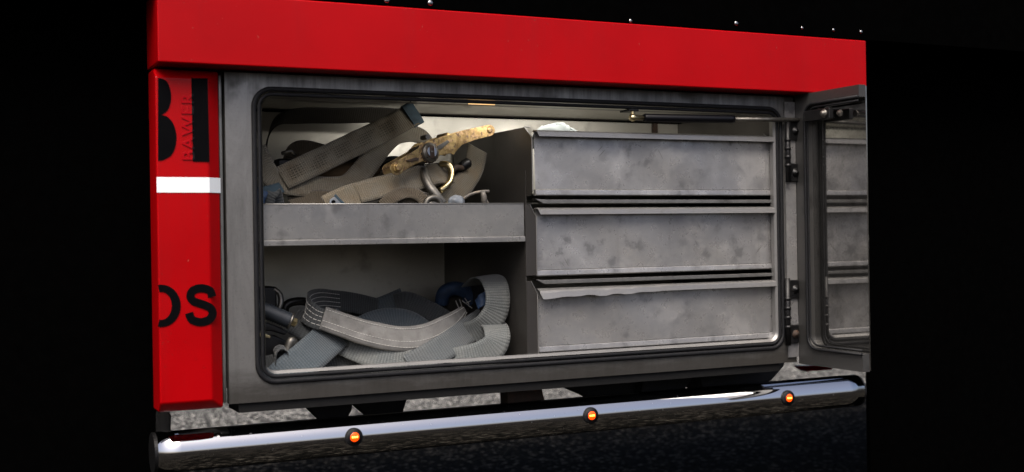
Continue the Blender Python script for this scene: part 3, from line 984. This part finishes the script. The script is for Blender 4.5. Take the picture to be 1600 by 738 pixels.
bm = lathe((XD - 0.016, pc.y, pc.z), (-1, 0, 0), ((0, 0.009), (0.004, 0.009), (0.0045, 0.006), (0.010, 0.0055), (0.0105, 0)), None, 14)
link('bolt', bm, M['zinc'], db, smooth=True)
bm = lathe((XD - 0.002, dY(1318).y, pc.z - 0.002), (-1, 0, 0), ((0, 0.008), (0.004, 0.0075), (0.005, 0.004), (0.009, 0.0035), (0.009, 0)), None, 6)
link('star_nut', bm, M['zinc'], DR)

# ------------------------------------------------------------------ chrome side bar with marker lights
BAR = thing('side_bar', 'polished chrome side bar with three glowing amber lights under the steel box', 'bar')
YC = 0.055
zc = (K(0, 0.4615, YC)[1] + K(0, 0.3865, YC)[1]) / 2
RBAR = (K(0, 0.4615, YC)[1] - K(0, 0.3865, YC)[1]) / 2 * 0.985
ba, bb = A(248, 700, YC - RBAR).x, A(1352, 620, YC - RBAR).x
link('tube', tube([(ba + (bb - ba) * i / 40, YC, zc) for i in range(41)], RBAR, None, 64, ref=(0, 1, 0)), M['chrome'], BAR, smooth=True)
for e, (x, s) in enumerate(((ba, -1), (bb, 1))):
    link('end_cap', cyl((x, YC, zc), (s, 0, 0), RBAR * 0.97, 0.006, None, 40), M['blackmetal'], BAR)
for i, (px_, py_) in enumerate(((553, 683), (923, 649.5), (1231, 622))):
    p = A(px_, py_, YC - RBAR)
    ang = math.asin(max(-0.9, min(0.9, (p.z - zc) / RBAR)))
    nrm = Vector((0, -math.cos(ang), math.sin(ang)))
    c = Vector((p.x, YC, zc)) + nrm * (RBAR - 0.002)
    lt = thing('marker_light', None, None)
    del lt['label'], lt['category']
    lt.parent = BAR
    link('rubber_ring', lathe(c, nrm, ((0, 0.0175), (0.004, 0.0175), (0.007, 0.016), (0.008, 0.0135), (0.0065, 0.0122), (0.002, 0.0120))), M['rubber'], lt, smooth=True)
    link('lens', lathe(c, nrm, ((0.001, 0.0119), (0.0055, 0.0117), (0.0078, 0.009), (0.0088, 0.005), (0.009, 0))), M['amber'], lt, smooth=True)
    bm = bmesh.new()
    for k in (-1, 0, 1):
        q = c + nrm * 0.0088 + Vector((k * 0.0042, 0, 0))
        lathe(q, nrm, ((-0.002, 0.0022), (0.0004, 0.0020), (0.0008, 0.0008), (0.0009, 0)), bm, 12)
    link('diode', bm, M['amberhot'], lt, smooth=True)
link('standoff', B(0.60, 0.66, YC + RBAR * 0.6, 0.10, zc - 0.02, zc + 0.02), M['chassis'], BAR)

# ------------------------------------------------------------------ contents of the upper tray
def web(name, label, cat='strap', group=None):
    return thing(name, label, cat, group=group)
hF = (-0.44, 0.25, 0.88)
c_main = [(650, 176, .17, *hF), (625, 190, .162, -.40, .38, .85), (590, 208, .158, -.46, .18, .88), (540, 232, .138, -.40, .30, .88), (490, 256, .122, -.46, .2, .88), (440, 279, .105, -.44, .28, .86)]
ws = web('tie_down_strap', 'long olive strap with sewn overlap and blue frayed end rising across the upper tray')
strap('sewn_band', c_main, 0.050, M['olive'], ws, thick=0.0042, wob=0.0024)
stitches(c_main, 0.050, (0.3, 0.4, 0.5, 0.6, 0.7), M['thread'], ws, pitch=0.0075, frac=0.55, v0=0.06, rad=0.00055, lift=0.0025, side=-1)
stitches(c_main, 0.050, (0.3, 0.4, 0.5, 0.6, 0.7), M['thread'], ws, pitch=0.0075, frac=0.55, v0=0.06, rad=0.00055, lift=0.0025, side=1)
strap('blue_end', [(651.5, 175.3, .1695, *hF), (644, 179.3, .167, *hF), (637, 183.2, .165, *hF)], 0.052, M['tealblue'], ws, thick=0.0105)
strap('webbing', [(398, 232, .11, .75, .2, .65), (408, 252, .105, .75, .3, .6), (420, 272, .10, .6, .3, .7), (440, 286, .105, .3, .4, .85), (480, 291, .115, .0, .35, .95), (520, 293, .125, -.05, .35, .9), (545, 289, .13, -.35, .3, .85),
     (566, 268, .14, -.75, .15, .55), (580, 250, .15, -.85, .1, .5), (597, 227, .165, -.8, .15, .5), (615, 212, .185, -.5, .4, .7), (640, 208, .21, 0, .5, .8), (662, 216, .22, .4, .5, .7), (672, 234, .23, .8, .5, .3)], 0.046, M['olive'], ws, wob=0.001)
dk = web('dark_strap', 'dark strap arching over the back left corner of the upper tray')
strap('webbing', [(420, 310, .30, .3, .9, .2), (415, 262, .30, .3, .9, .2), (419, 215, .30, .3, .9, .3), (438, 188, .30, .2, .6, .6), (475, 181, .30, 0, .3, .95), (530, 181, .30, 0, .3, .95), (590, 180, .30, 0, .3, .95), (652, 184, .30, 0, .3, .95)], 0.036, M['darkweb'], dk)
ds = web('folded_strap', 'short olive strap folded over behind the sewn strap in the upper tray')
strap('webbing', [(455, 255, .24, -.8, .3, .3), (462, 236, .24, -.6, .4, .6), (480, 232, .23, 0, .4, .9), (510, 239, .22, .2, .4, .9), (545, 248, .2, .2, .4, .9), (570, 258, .2, .2, .4, .9)], 0.036, M['brownweb'], ds)
bc = web('canvas_bundle', 'brown worn canvas roll under the sewn strap in the upper tray', 'canvas roll')
link('roll', tube([A(470, 286, .19), A(490, 277, .19), A(530, 272, .18), (A(570, 268, .18)), A(590, 262, .18)], [0.012, 0.019, 0.022, 0.021, 0.014], None, 14), M['brown'], bc, smooth=True)
link('fold', tube([A(482, 288, .165), A(515, 284, .160), A(555, 280, .160), A(578, 272, .165)], [0.006, 0.009, 0.009, 0.005], None, 10), M['brown'], bc, smooth=True)
es = web('lashing_strap', 'pale tan strap with blue edged end plate below the ratchet')
c_e = [(512, 325, .045, -.35, .25, .9), (545, 309, .06, -.3, .25, .9), (590, 296, .075, -.28, .3, .9), (625, 286, .085, -.3, .35, .9), (655, 278, .095, -.2, .4, .9), (676, 272, .11, .1, .6, .8), (700, 272, .14, .0, .7, .7)]
strap('webbing', c_e, 0.050, M['olivepale'], es, wob=0.0022, thick=0.004)
strap('overlap', [(560, 302.5, .0610, -.28, .3, .9), (590, 295, .0695, -.28, .3, .9), (628, 284.5, .079, -.3, .35, .9)], 0.042, M['olivepale'], es, thick=0.004)
bm = prism([A(514, 323, .035), A(516, 312, .035), A(524, 307, .035), (A(534, 318, .035)), A(538, 325, .035)], (0, 0.003, 0))
pl_ = link('end_plate', bm, M['lumpblue'], es, bevel=0.001)
link('hole', cyl(A(521, 316, .0348), (0, -1, 0), 0.0042, 0.0004, None, 16), M['black'], pl_)
strap('blue_edge', [(523, 305, .036, .7, .2, .7), (532, 314, .036, .7, .2, .7), (543, 324, .036, .7, .2, .7)], 0.005, M['tealblue'], es)
rs = web('looped_strap', 'tan strap loop standing against the drawer side at the right of the upper tray')
strap('webbing', [(746, 232, .21, .95, .2, -.2), (741, 258, .19, .95, .2, -.25), (729, 281, .165, .85, .2, -.45), (712, 300, .14, .8, .2, -.6), (690, 324, .11, .75, .2, -.65)], 0.050, M['olivepale'], rs, wob=0.001)
stitches([(741, 258, .19, .95, .2, -.25), (729, 281, .165, .85, .2, -.45), (712, 300, .14, .8, .2, -.6)], 0.050, (0.25, 0.4, 0.55, 0.7), M['thread'], rs, pitch=0.006, rad=0.0007, side=-1, lift=0.0022)
strap('inner_band', [(700, 268, .2, .3, .3, .9), (675, 276, .18, .3, .4, .9), (640, 296, .15, .3, .4, .9), (618, 308, .13, .3, .4, .9)], 0.045, M['brownweb'], rs)
ls = web('lower_strap', 'grimy dark strap lying lowest along the front of the upper tray')
strap('webbing', [(455, 322, .10, 0, .5, .85), (500, 312, .10, .1, .5, .85), (560, 318, .09, 0, .5, .85), (610, 315, .08, .1, .5, .85), (640, 311, .075, .1, .5, .85), (680, 318, .08, 0, .5, .85)], 0.045, M['brownweb'], ls)
strap('end_fold', [(418, 325, .06, .9, .2, .2), (424, 306, .06, .9, .2, .2), (432, 302, .07, .9, .2, .2), (437, 325, .075, .9, .2, .2)], 0.022, M['darkgrey'], ls)
bt = web('blue_strap_end', 'blue strap end in the front left corner of the upper tray', 'strap')
strap('webbing', [(402, 300, .07, .1, .5, .8), (418, 299, .075, .1, .5, .8), (440, 293, .09, .1, .5, .8)], 0.022, M['tealblue'], bt)
strap('tail', [(404, 326, .05, .9, .3, .2), (408, 308, .05, .9, .3, .2), (411, 298, .06, .9, .3, .2)], 0.020, M['blue'], bt)

# ratchet
RT = thing('ratchet', 'worn yellow metal ratchet buckle lying across the straps in the upper tray', 'ratchet')
def arc(cx, cy, r, a0, a1, n):
    return [(cx + r * math.cos(R(a0 + (a1 - a0) * k / n)), cy - r * math.sin(R(a0 + (a1 - a0) * k / n))) for k in range(n + 1)]
out = arc(620, 263.5, 10.5, 300, 118, 9) + [(640, 240)] + arc(670.5, 238, 18, 160, 82, 6) + [(690, 213.5), (715, 206.5), (740, 200)] + arc(764.5, 204, 9, 105, -72, 8)
out += [(742, 219), (722, 226.5), (714, 235), (709, 242), (703, 240), (690, 243)] + arc(670.5, 238, 17, 345, 235, 6) + [(645, 259), (632, 267)]
YR = 0.075
def tilt(x, y):      # handle leans back towards the drawers
    return YR + 0.05 * (x - 671) / 100.0
for dy in (0.0, 0.046):
    pts = [A(x, y, tilt(x, y)) + Vector((0, dy, 0)) for x, y in out]
    link('side_plate', prism(pts, (0.001, 0.0032, 0)), M['gold'], RT, bevel=0.0009)
hc = A(670.5, 238.5, YR)
nr = Vector((0.25, -1, 0.12)).normalized()
link('hub', lathe(hc - nr * 0.05, nr, ((0, 0.0195), (0.055, 0.0195), (0.058, 0.0182), (0.0585, 0.0155), (0.054, 0.015))), M['zinc'], RT, smooth=True)
hb = link('spool', lathe(hc - nr * 0.045, nr, ((0, 0.0145), (0.0525, 0.0145), (0.0535, 0.0135), (0.0535, 0))), M['rusty'], RT, smooth=True)
sx_ = nr.cross(zz).normalized()
sy_ = sx_.cross(nr)
for s in (-1, 1):
    pts = []
    for k in range(9):
        a_ = R(-62 + 124 * k / 8)
        pts.append(hc + nr * 0.0088 + (sx_ * (math.cos(a_) * 0.0112 * s) + sy_ * math.sin(a_) * 0.0112) + sx_ * (0.0005 * s))
    link('slot_half', prism(pts, nr * 0.0022), M['glint'], hb, bevel=0.0005)
link('slot_pin', prism([hc + nr * 0.009 + sx_ * a_ + sy_ * b_ for a_, b_ in ((-.003, -.001), (.003, -.001), (.003, .0015), (-.003, .0015))], nr * 0.0015), M['zinc'], hb)
pb_ = A(620, 262.5, tilt(620, 0))
bm = lathe(pb_, nr, ((0, 0.0105), (0.003, 0.0105), (0.0032, 0.0085), (0.0085, 0.0082), (0.0095, 0.006), (0.0095, 0)), None, 6)
link('pivot_bolt', bm, M['gold'], RT, bevel=0.0006)
lathe(A(765, 203, tilt(765, 0)), nr, ((0, 0.0075), (0.002, 0.007), (0.003, 0.004), (0.003, 0)), (bm := bmesh.new()), 16)
link('rivet', bm, M['gold'], RT, smooth=True)
link('crossbar', cyl(A(765, 203, tilt(765, 0)) + Vector((0, 0.002, 0)), (0, 1, 0), 0.008, 0.048, None, 16), M['gold'], RT, smooth=True)
link('crossbar', cyl(A(700, 214, tilt(700, 0)) + Vector((0, 0.002, 0.004)), (0, 1, 0), 0.005, 0.048, None, 14), M['gold'], RT, smooth=True)
pts = [A(x, y, tilt(x, y) - 0.004) for x, y in ((684, 228), (700, 219), (703, 222), (690, 233), (684, 234))]
link('pawl', prism(pts, (0, 0.004, 0)), M['zinc'], RT, bevel=0.0008)
pts = [A(x, y, tilt(x, y) - 0.0035) for x, y in ((634, 251), (650, 246), (655, 247), (654, 251), (640, 253))]
link('spring_tab', prism(pts, (0, 0.004, 0)), M['rusty'], RT, bevel=0.0008)
bm = bmesh.new()
for k in range(9):
    a_ = R(190 + 20 * k)
    cyl(hc - nr * 0.004 + (sx_ * math.cos(a_) - sy_ * math.sin(a_) * -1) * 0.0195, nr, 0.0028, 0.006, bm, 8)
link('gear_teeth', bm, M['rusty'], RT)
link('rivet', cyl(A(672, 213, tilt(672, 0)) + Vector((0, 0.012, 0)), (0, 1, 0), 0.005, 0.03, None, 12), M['zinc'], RT)

hk = thing('claw_hook', 'bare steel claw hook under the ratchet in the upper tray', 'hook')
link('prong', tube(spline([(*A(661, 262, .11),), (*A(664, 276, .09),), (*A(671, 291, .075),), (*A(682, 305, .065),), (*A(694, 318, .06),)], 6), [0.0075 + 0.0022 * math.sin(i / 24 * 3.14) for i in range(25)], None, 12), M['zinc'], hk, smooth=True)
link('shank', cyl(A(653, 258, .12), A(666, 266, .10) - A(653, 258, .12), 0.008, 0.02), M['zinc'], hk, smooth=True)
yh = thing('wire_hook', 'yellow zinc double wire hook beside the tan strap loop', 'hook')
link('wire', tube(spline([(*A(688, 257, .14),), (*A(699, 257, .13),), (*A(705, 266, .125),), (*A(704, 281, .115),), (*A(697, 291, .105),), (*A(688, 298, .10),)], 6), 0.0066, None, 12), M['brass'], yh, smooth=True)
link('wire', tube(spline([(*A(705, 268, .128),), (*A(712, 262, .14),), (*A(722, 262, .16),), (*A(733, 253, .18),)], 6), 0.006, None, 12), M['rusty'], yh, smooth=True)
kb = thing('roller_end', 'black ribbed roller knob behind the wire hook in the upper tray', 'knob')
pk = A(720, 262, .165)
lathe(pk, A(735, 251, .165) - pk, ((0, 0.010), (0.004, 0.0115), (0.02, 0.0115), (0.023, 0.0095), (0.0235, 0)), (bm := bmesh.new()), 16)
link('roller', bm, M['blackmetal'], kb, smooth=True)
link('axle', cyl(A(712, 283, .17), A(716, 268, .17) - A(712, 283, .17), 0.008, 0.025), M['blackmetal'], kb, smooth=True)

def blob(name, c, r, sc, mat, label, cat, seed, amp=0.25, parent=None):
    bm = bmesh.new()
    bmesh.ops.create_icosphere(bm, subdivisions=4, radius=1)
    rnd = random.Random(seed)
    ax_ = [Vector((rnd.gauss(0, 1), rnd.gauss(0, 1), rnd.gauss(0, 1))).normalized() for _ in range(7)]
    fr = [rnd.uniform(1.5, 5) for _ in range(7)]
    for v in bm.verts:
        d = sum(math.sin(v.co.dot(a_) * f_ * 1.6 + i) for i, (a_, f_) in enumerate(zip(ax_, fr))) / 7
        v.co = Vector((v.co.x * sc[0], v.co.y * sc[1], v.co.z * sc[2])) * r * (1 + amp * d * 2)
        v.co += c
    o = link(name, bm, mat, parent, smooth=True)
    if cat:
        tag(o, label, cat)
    return o
blob('buckle_lump', A(713, 316, .05), 0.018, (1.0, .8, .75), M['lumpblue'], 'rounded pale blue grey fitting at the front of the upper tray', 'fitting', 5, 0.12)
sb_ = thing('shackle', 'small dull steel shackle next to the pale blue fitting', 'shackle')
link('bow', tube(spline([(*A(665, 322, .05),), (*A(668, 313, .05),), (*A(677, 309, .05),), (*A(686, 313, .05),), (*A(690, 322, .05),)], 6), 0.006, None, 12), M['zinc'], sb_, smooth=True)
link('pin', cyl(A(662, 318, .052), (1, 0, 0), 0.005, 0.035), M['zinc'], sb_, smooth=True)
tb = thing('toggle_handle', 'small rusty toggle with bent wire at the right end of the upper tray', 'handle')
link('post', tube([A(757, 322, .05), A(756, 306, .05), A(754, 300, .05)], [0.0065, 0.006, 0.005], None, 12), M['lump'], tb, smooth=True)
link('wire', tube(spline([(*A(722, 312, .06),), (*A(735, 304, .055),), (*A(750, 300, .05),), (*A(764, 299, .05),)], 6), 0.0032, None, 10), M['lump'], tb, smooth=True)
link('wire', tube([A(757, 308, .05), A(765, 322, .048)], 0.0025, None, 8), M['lump'], tb, smooth=True)
bl = thing('black_buckle', 'black buckle in the shadow at the left back of the upper tray', 'buckle')
link('body', B(A(432, 250, .22).x, A(462, 250, .22).x, .21, .25, A(440, 300, .22).z, A(440, 248, .22).z), M['blackmetal'], bl, bevel=0.006)
link('pin', tube([A(440, 240, .2), A(455, 236, .2), A(462, 244, .2)], 0.004, None, 10), M['zinc'], bl, smooth=True)

cc = thing('cord', 'thin black cord looping in the gap left of the ratchet in the upper tray', 'cord')
link('strand', tube(spline([(*A(585, 275, .2),), (*A(600, 258, .18),), (*A(618, 252, .16),), (*A(636, 258, .15),), (*A(648, 268, .16),)], 6), 0.0045, None, 10), M['blackmetal'], cc, smooth=True)
link('strand', tube(spline([(*A(590, 262, .21),), (*A(606, 248, .2),), (*A(625, 248, .19),), (*A(640, 254, .19),)], 6), 0.004, None, 10), M['blackmetal'], cc, smooth=True)
bx = web('gap_shade_strap', 'dark straps added in place of the shaded gap behind the ratchet in the upper tray')
for q, (ya, yb_, Yq) in enumerate(((262, 268, .27), (276, 282, .25), (290, 296, .22))):  # dark bands added to paint the shaded gaps of the pile
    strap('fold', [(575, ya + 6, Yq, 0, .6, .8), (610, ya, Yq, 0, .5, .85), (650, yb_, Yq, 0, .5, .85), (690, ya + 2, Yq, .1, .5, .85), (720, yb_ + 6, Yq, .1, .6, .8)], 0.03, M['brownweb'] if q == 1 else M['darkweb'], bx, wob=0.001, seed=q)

xs_ = web('twisted_strap', 'narrow brown strap twisting between the claw hook and the tray front')
strap('webbing', [(598, 322, .06, -.2, .4, .9), (615, 308, .06, -.3, .4, .85), (636, 301, .065, 0, .5, .85), (655, 306, .06, .4, .3, .8), (668, 322, .055, .7, .2, .6)], 0.026, M['brownweb'], xs_, wob=0.002)

# white cloth in the top drawer
bm = bmesh.new()
NX, NY = 26, 14
gv = []
rnd = random.Random(3)
top = spline([(836, 209), (846, 200), (858, 194.5), (870, 193), (880, 194), (884, 197), (889, 196.5), (890, 201), (898, 205), (902, 210)], 4)
cols = []
for i, (x, y) in enumerate(top):
    c0 = A(x, y, .065)
    front = A(x, 214, .04)
    back = c0 + Vector((0.0, 0.06, -0.045))
    col_ = []
    for j in range(NY + 1):
        t = j / NY
        if t < 0.5:
            p = front.lerp(c0, math.sin(t * math.pi))
        else:
            p = c0.lerp(back, 1 - math.cos((t - 0.5) * math.pi))
        p = p + Vector((0, 0.003 * math.sin(i * 0.37 + j * 0.9), 0.0012 * math.sin(i * 0.5 + j * 1.7) * (1 if 0 < j < NY else 0)))
        col_.append(bm.verts.new(p))
    cols.append(col_)
for a_, b_ in zip(cols, cols[1:]):
    for j in range(NY):
        bm.faces.new((a_[j], a_[j + 1], b_[j + 1], b_[j])).smooth = True
cl = link('cloth', bm, M['cloth'])
sdm = cl.modifiers.new('solid', 'SOLIDIFY')
sdm.thickness = 0.002
tag(cl, 'crumpled white cloth sticking out of the top drawer', 'cloth')

# ------------------------------------------------------------------ contents of the lower bin
hV = (0.0, 0.25, 1.0)
sl_ = web('lifting_sling', 'grey lifting sling loop with pale suede wear sleeve across the lower bin', 'sling')
c_w = [(590, 482, .27, *hV), (555, 474, .26, *hV), (525, 470, .24, *hV), (500, 468, .20, *hV), (484, 473, .155, .1, .2, 1), (480, 484, .12, .25, .1, 1), (490, 495, .105, .3, .2, 1), (508, 501, .10, .25, .3, 1)]
strap('webbing', c_w, 0.044, M['darkgrey'], sl_, wob=0.0008, thick=0.0035)
stitches(c_w, 0.044, (0.2, 0.4, 0.6, 0.8), M['palethread'], sl_, pitch=0.008, frac=0.75, v0=0.10, rad=0.0007, lift=0.0031, side=1)
stitches(c_w, 0.044, (0.2, 0.4, 0.6, 0.8), M['palethread'], sl_, pitch=0.008, frac=0.75, v0=0.10, rad=0.0007, lift=0.0031, side=-1)
c_s = [(504, 497, .10, .25, .25, 1), (535, 508, .095, .2, .35, 1), (575, 521, .09, .1, .4, 1), (625, 530, .09, 0, .4, 1), (665, 526, .10, -.15, .4, 1), (697, 510, .12, -.3, .3, 1), (714, 496, .145, -.3, .2, 1), (723, 485, .17, -.3, .1, 1)]
wd = [0.046, 0.049, 0.052, 0.053, 0.052, 0.045, 0.032, 0.018]
strap('sleeve', c_s, 0.05, M['sleeve'], sl_, widths=wd, thick=0.009, bow=0.010, wob=0.001, label='pale suede wear sleeve with sewn edges')
stitches(c_s, 0.05, (0.13, 0.36, 0.86), M['palethread'], sl_, pitch=0.006, frac=0.75, rad=0.0006, lift=0.0072, widths=wd, side=-1)
stitches(c_s, 0.05, (0.13, 0.36, 0.86), M['palethread'], sl_, pitch=0.006, frac=0.75, rad=0.0006, lift=0.0072, widths=wd, side=1)

s2 = web('sling_tail', 'blue grey sling band rising from the front left corner of the lower bin', 'sling')
strap('webbing', [(425, 606, .025, -.62, .2, .72), (453, 582, .035, -.62, .2, .72), (485, 555, .06, -.62, .25, .72), (516, 527, .11, -.62, .3, .72), (545, 500, .17, -.62, .35, .72)], 0.068, M['blueweb'], s2, thick=0.0035)
s3 = web('sling_band', 'pale grey ribbed sling band along the front edge of the lower bin', 'sling')
strap('webbing', [(470, 496, .19, .4, .5, .7), (505, 518, .15, .4, .4, .75), (545, 539, .115, .35, .35, .8), (590, 556, .085, .25, .35, .85), (635, 566, .07, .1, .4, .85), (675, 568, .065, 0, .5, .85), (705, 564, .07, -.2, .5, .8)], 0.055, M['paleweb'], s3, thick=0.0035)
s4 = web('sling_end', 'grey sling band turning up at the right of the sleeve in the lower bin', 'sling')
strap('webbing', [(640, 574, .06, -.4, .35, .8), (672, 556, .06, -.45, .35, .8), (705, 536, .08, -.45, .35, .8), (735, 514, .13, -.4, .4, .8), (760, 497, .18, -.4, .5, .7)], 0.054, M['greyweb'], s4, thick=0.0035)
s5 = web('woven_sling', 'dark grey sling folded into a peak at the back of the lower bin', 'sling')
strap('webbing', [(520, 506, .30, -.1, .5, .85), (560, 496, .29, -.2, .45, .85), (600, 482, .27, -.25, .45, .85), (632, 468, .25, -.2, .5, .8)], 0.055, M['blueweb'], s5, thick=0.0035)
strap('folded_end', [(618, 478, .252, -.1, .5, .8), (636, 474, .24, .2, .45, .85), (668, 488, .22, .4, .35, .85), (700, 506, .20, .4, .35, .85), (735, 522, .18, .4, .4, .8)], 0.055, M['darkgrey'], s5, thick=0.0035)
s6 = web('arched_sling', 'blue grey sling band arching just above the sleeve in the lower bin', 'sling')
strap('webbing', [(552, 524, .16, -.5, .5, .7), (575, 506, .17, -.4, .5, .8), (606, 497, .18, 0, .5, .85), (638, 500, .18, .3, .5, .85), (662, 515, .17, .5, .4, .75), (680, 535, .15, .6, .4, .7)], 0.046, M['blueweb'], s6, thick=0.0035)
s7 = web('coiled_sling', 'grey sling coiled against the divider, upper of the two coils', 'sling', )
strap('webbing', [(738, 446, .23, 1, .1, .1), (752, 433, .19, 1, .1, .1), (767, 434, .13, 1, .05, .1), (775, 448, .095, 1, .05, .1), (778, 466, .085, 1, .05, 0), (775, 486, .085, 1, 0, -.12), (763, 505, .09, .9, -.1, -.4), (743, 520, .11, .7, -.25, -.65), (714, 526, .14, .35, -.5, -.75), (684, 522, .17, .1, -.5, -.8)], 0.056, M['paleweb'], s7, thick=0.0035, n=18)
s8 = web('coiled_sling', 'pale grey sling coiled low beside the divider, lower of the two coils', 'sling')
strap('webbing', [(738, 540, .20, 1, .1, .1), (742, 522, .19, 1, .1, .1), (756, 505, .14, 1, .1, .1), (772, 508, .09, 1, .05, .05), (777, 524, .06, 1, .05, 0), (772, 541, .05, .95, 0, -.3), (751, 555, .05, .75, -.2, -.6), (720, 563, .06, .4, -.4, -.8), (690, 568, .08, .1, -.5, -.85)], 0.056, M['paleweb'], s8, thick=0.0035, n=18)
wf = web('under_sling', 'dark woven sling layer on the floor under the other slings in the lower bin', 'sling')
strap('webbing', [(470, 580, .11, 0, .5, .8), (520, 570, .12, 0, .5, .8), (570, 567, .12, 0, .5, .8), (640, 566, .12, 0, .5, .8), (700, 558, .12, 0, .5, .8)], 0.06, M['darkgrey'], wf, thick=0.0035)
strap('layer', [(455, 500, .14, .5, .5, .7), (480, 512, .12, .5, .5, .7), (510, 524, .12, .3, .5, .8), (550, 520, .13, 0, .5, .8)], 0.06, M['darkgrey'], wf, thick=0.0035)
bu = thing('blue_bundle', 'dark blue wrapped sling eye with frayed ends at the back of the lower bin', 'bundle')
link('wrap', tube(spline([(*A(690, 474, .32),), (*A(694, 458, .31),), (*A(710, 451, .30),), (*A(728, 457, .30),), (*A(738, 474, .30),)], 6), [0.016] * 25, None, 14), M['blue'], bu, smooth=True)
link('core', tube([A(700, 485, .33), A(715, 470, .33), A(735, 490, .33)], 0.026, None, 12), M['darkweb'], bu, smooth=True)
bm = bmesh.new()
for a_, b_ in (((718, 468), (722, 480)), ((726, 466), (733, 476)), ((722, 470), (738, 482)), ((712, 470), (718, 484)), ((728, 474), (736, 470))):
    tube([A(*a_, .28), A(*b_, .275)], 0.0011, bm, 6)
link('frayed_end', bm, M['palethread'], bu)
bg_ = thing('blue_tag', 'small blue tag inside the upper sling coil', 'tag')
strap('label_cloth', [(745, 476, .13, .2, .2, .9), (752, 470, .12, .2, .2, .9), (765, 462, .12, .2, .2, .9)], 0.026, M['blue'], bg_)

# black ratchets and shackles at the left of the lower bin
rb = thing('ratchet', 'black ratchet handle with ribbed grip and brass nut in the lower bin', 'ratchet')
ga, gb = A(398, 479, .09), A(452, 501, .08)
gx = (gb - ga).normalized()
L_ = (gb - ga).length
prof = []
for k in range(31):
    prof.append((L_ * k / 30, 0.0140 if k % 2 else 0.0162))
link('grip', lathe(ga, gx, prof, None, 20), M['gripblue'], rb, smooth=True)
link('collar', lathe(gb, gx, ((0, 0.016), (0.004, 0.016), (0.005, 0.012)), None, 20), M['zinc'], rb, smooth=True)
link('nut', lathe(gb + gx * 0.005, gx, ((0, 0.009), (0.008, 0.009), (0.010, 0.006), (0.012, 0)), None, 6), M['brass'], rb)
pts = [A(x, y, .085) for x, y in ((396, 500), (420, 505), (440, 512), (450, 520), (446, 524), (425, 518), (396, 517))]
link('lever', prism(pts, (0, 0.025, 0)), M['blackmetal'], rb, bevel=0.003)
link('brass_plate', prism([A(x, y, .083) for x, y in ((400, 520), (412, 521), (423, 525), (422, 529), (408, 526), (400, 525))], (0, 0.004, 0)), M['brass'], rb, bevel=0.001)
rb2 = thing('ratchet', 'black boxy ratchet body behind the ribbed grip in the lower bin', 'ratchet')
link('housing', B(A(400, 470, .17).x, A(431, 470, .17).x, .16, .22, A(420, 500, .17).z, A(420, 448, .17).z), M['blackmetal'], rb2, bevel=0.004)
link('bright_hoop', tube(spline([(*A(428, 452, .165),), (*A(437, 460, .16),), (*A(439, 474, .155),), (*A(434, 486, .155),)], 6), 0.0055, None, 12), M['zinc'], rb2, smooth=True)
rb3 = thing('ratchet', 'black ratchet frame lying on the floor at the front left of the lower bin', 'ratchet')
link('frame_plate', prism([A(x, y, .10) for x, y in ((396, 524), (430, 524), (450, 534), (440, 552), (420, 570), (396, 575))], (0, 0.03, 0)), M['blackmetal'], rb3, bevel=0.004)
link('webbing_stub', ribbon([(398, 572, .06, 0, .5, .8), (425, 570, .06, 0, .5, .8), (450, 562, .07, 0, .5, .8)], 0.04), M['darkgrey'], rb3)
sk = thing('bow_shackle', 'dark bow shackle at the back left of the lower bin', 'shackle')
link('bow', tube(spline([(*A(445, 492, .2),), (*A(446, 479, .2),), (*A(458, 472, .2),), (*A(478, 472, .2),), (*A(488, 482, .2),)], 6), 0.0085, None, 14), M['blackmetal'], sk, smooth=True)
sk2 = thing('shiny_shackle', 'shiny brownish shackle end beside the blue grey sling band', 'shackle')
link('bow', tube(spline([(*A(446, 560, .07),), (*A(450, 545, .07),), (*A(455, 533, .07),), (*A(459, 540, .075),), (*A(456, 556, .08),)], 6), 0.0085, None, 14), M['zinc'], sk2, smooth=True)
lo = web('strap_loop', 'small dark strap loop on the floor next to the shiny shackle')
strap('webbing', [(430, 575, .05, .2, .9, .2), (431, 553, .05, .2, .9, .2), (438, 545, .055, .2, .9, .2), (448, 548, .06, .2, .9, .2), (452, 565, .06, .2, .9, .2)], 0.03, M['darkgrey'], lo)
hk2 = thing('hook_cluster', 'black hooks lying behind the sling loop at the back of the lower bin', 'hook')
link('hook', tube(spline([(*A(510, 468, .3),), (*A(520, 464, .3),), (*A(532, 467, .3),), (*A(545, 474, .3),)], 6), 0.007, None, 12), M['blackmetal'], hk2, smooth=True)
link('hook', tube(spline([(*A(500, 478, .3),), (*A(520, 472, .31),), (*A(540, 476, .31),), (*A(548, 484, .31),)], 6), 0.008, None, 12), M['blackmetal'], hk2, smooth=True)
